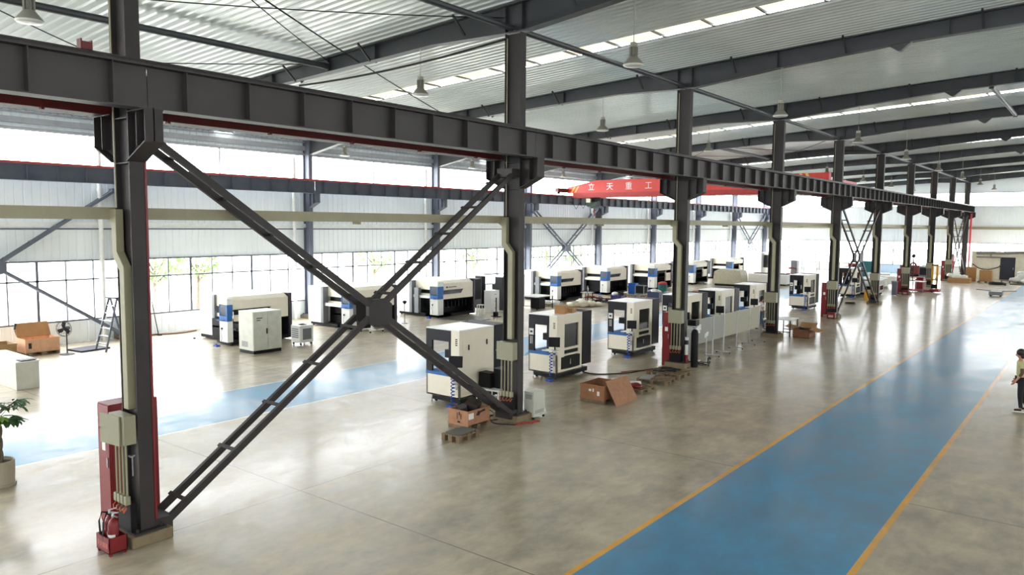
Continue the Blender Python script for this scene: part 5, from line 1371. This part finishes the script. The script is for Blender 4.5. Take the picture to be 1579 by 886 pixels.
        lo = [m.bm.verts.new((p.x * f, p.y * f, max(0, q - .02) * f)) for p, q in zip(pts, tz)]; hi = [m.bm.verts.new((p.x * f, p.y * f, max(.03, q + .012) * f)) for p, q in zip(pts, tz)]
        m.bm.faces.new(lo[::-1]); m.bm.faces.new(hi)
        for i in range(4): m.bm.faces.new((lo[i], lo[(i + 1) % 4], hi[(i + 1) % 4], hi[i]))
        m.build('sole', PAPER, so)
    return t
SKIN = mat('skin', (196, 146, 118), .55, var=.03)
HAIR = mat('dark_hair', (34, 26, 28), .5)
walk = dict(pelvis=(0, 0, .93), chest=(0, -.03, 1.27), neckbase=(0, -.02, 1.42), neck=(0, -.03, 1.48), head=(0, -.05, 1.58), headtop=(0, -.04, 1.65),
            shoulderL=(.17, -.02, 1.38), elbowL=(.22, .1, 1.12), wristL=(.23, .02, .9), palmL=(.23, -.02, .84),
            shoulderR=(-.17, -.02, 1.38), elbowR=(-.22, -.02, 1.1), wristR=(-.2, -.2, .96), palmR=(-.19, -.26, .94),
            hipL=(.09, 0, .88), kneeL=(.1, -.12, .5), ankleL=(.1, -.22, .09), toeL=(.11, -.38, .05),
            hipR=(-.09, 0, .88), kneeR=(-.1, .02, .48), ankleR=(-.1, .26, .14), toeR=(-.1, .14, .05))
stand = dict(walk); stand.update(kneeL=(.1, -.02, .49), ankleL=(.1, .02, .09), toeL=(.12, -.13, .05), kneeR=(-.1, .06, .48), ankleR=(-.11, .2, .1), toeR=(-.11, .06, .05),
             elbowL=(.24, -.02, 1.1), wristL=(.22, -.14, .9), palmL=(.21, -.18, .84), elbowR=(-.24, .04, 1.12), wristR=(-.23, -.06, .9), palmR=(-.22, -.1, .84))
person('person in a white T-shirt and blue jeans walking behind the fourth nearest column', (-12.55, 34.75, 0), 2.2, 1.55, walk,
       (SKIN, HAIR, mat('white_tshirt', (232, 228, 228), .8), mat('blue_jeans', (70, 92, 118), .8, var=.12, scale=14), mat('dark_shoes', (40, 38, 40), .6)))
person('person in a beige vest and black trousers walking at the right edge of the picture', (-1.61, 23.8, 0), -PI / 2 + .25, 1.62, stand,
       (SKIN, HAIR, mat('beige_vest', (196, 192, 142), .8), mat('black_trousers', (26, 26, 32), .8), mat('black_shoes', (24, 24, 26), .6)), mat('brown_sleeve', (104, 80, 62), .8))

# white downpipes beside the left wall columns and a stop block on the near runway
m = MB(); m.cyl((0, 0, 0), (0, 0, 8.0), .09, 10); m.cyl((0, 0, 6.0), (0, 0, 6.1), .11, 10); m.cyl((0, 0, 2.4), (0, 0, 2.5), .11, 10)
dp = m.build('downpipe', PIPEW, None, loc=(-31.78, YN(1) - .75, 0)); tag(dp, 'white rainwater pipe on the left wall, nearest the camera', 'pipe', 'white pipes on the left wall')
for n in range(2, 9):
    dup(dp, (-31.78, YN(n) - .75, 0), None, 'white rainwater pipe on the left wall, %s the camera' % nth(n - 1))
m = MB(); m.box(-.06, .06, -.055, .055, 0, .1); m.box(-.06, .06, -.075, -.055, 0, .13); m.box(-.06, .06, .055, .075, 0, .12)
tag(m.build('rail_stop', RAILRED, None, loc=(-10.75, 4.55, 7.05)), 'small dark red stop block on top of the near crane beam at the left', 'rail stop')
cable('brown hose lying along the foot of the left wall right of the nearest column', [(-31.6, 14.2, .03), (-31.4, 15.0, .03), (-31.65, 15.8, .03), (-31.3, 16.6, .03), (-31.55, 17.6, .03)], .035, mat('brown_hose', (112, 70, 58), .6), 'hose')
m = MB(); m.rbox((0, 0, .03), (.9, 1.1, .06), (0, 0, .15)); tag(m.build('dark_floor_mat', mat('navy_mat', (44, 46, 66), .7), None, loc=(-29.9, 12.4, 0)), 'dark mat on the floor under the left of the stepladder', 'mat')
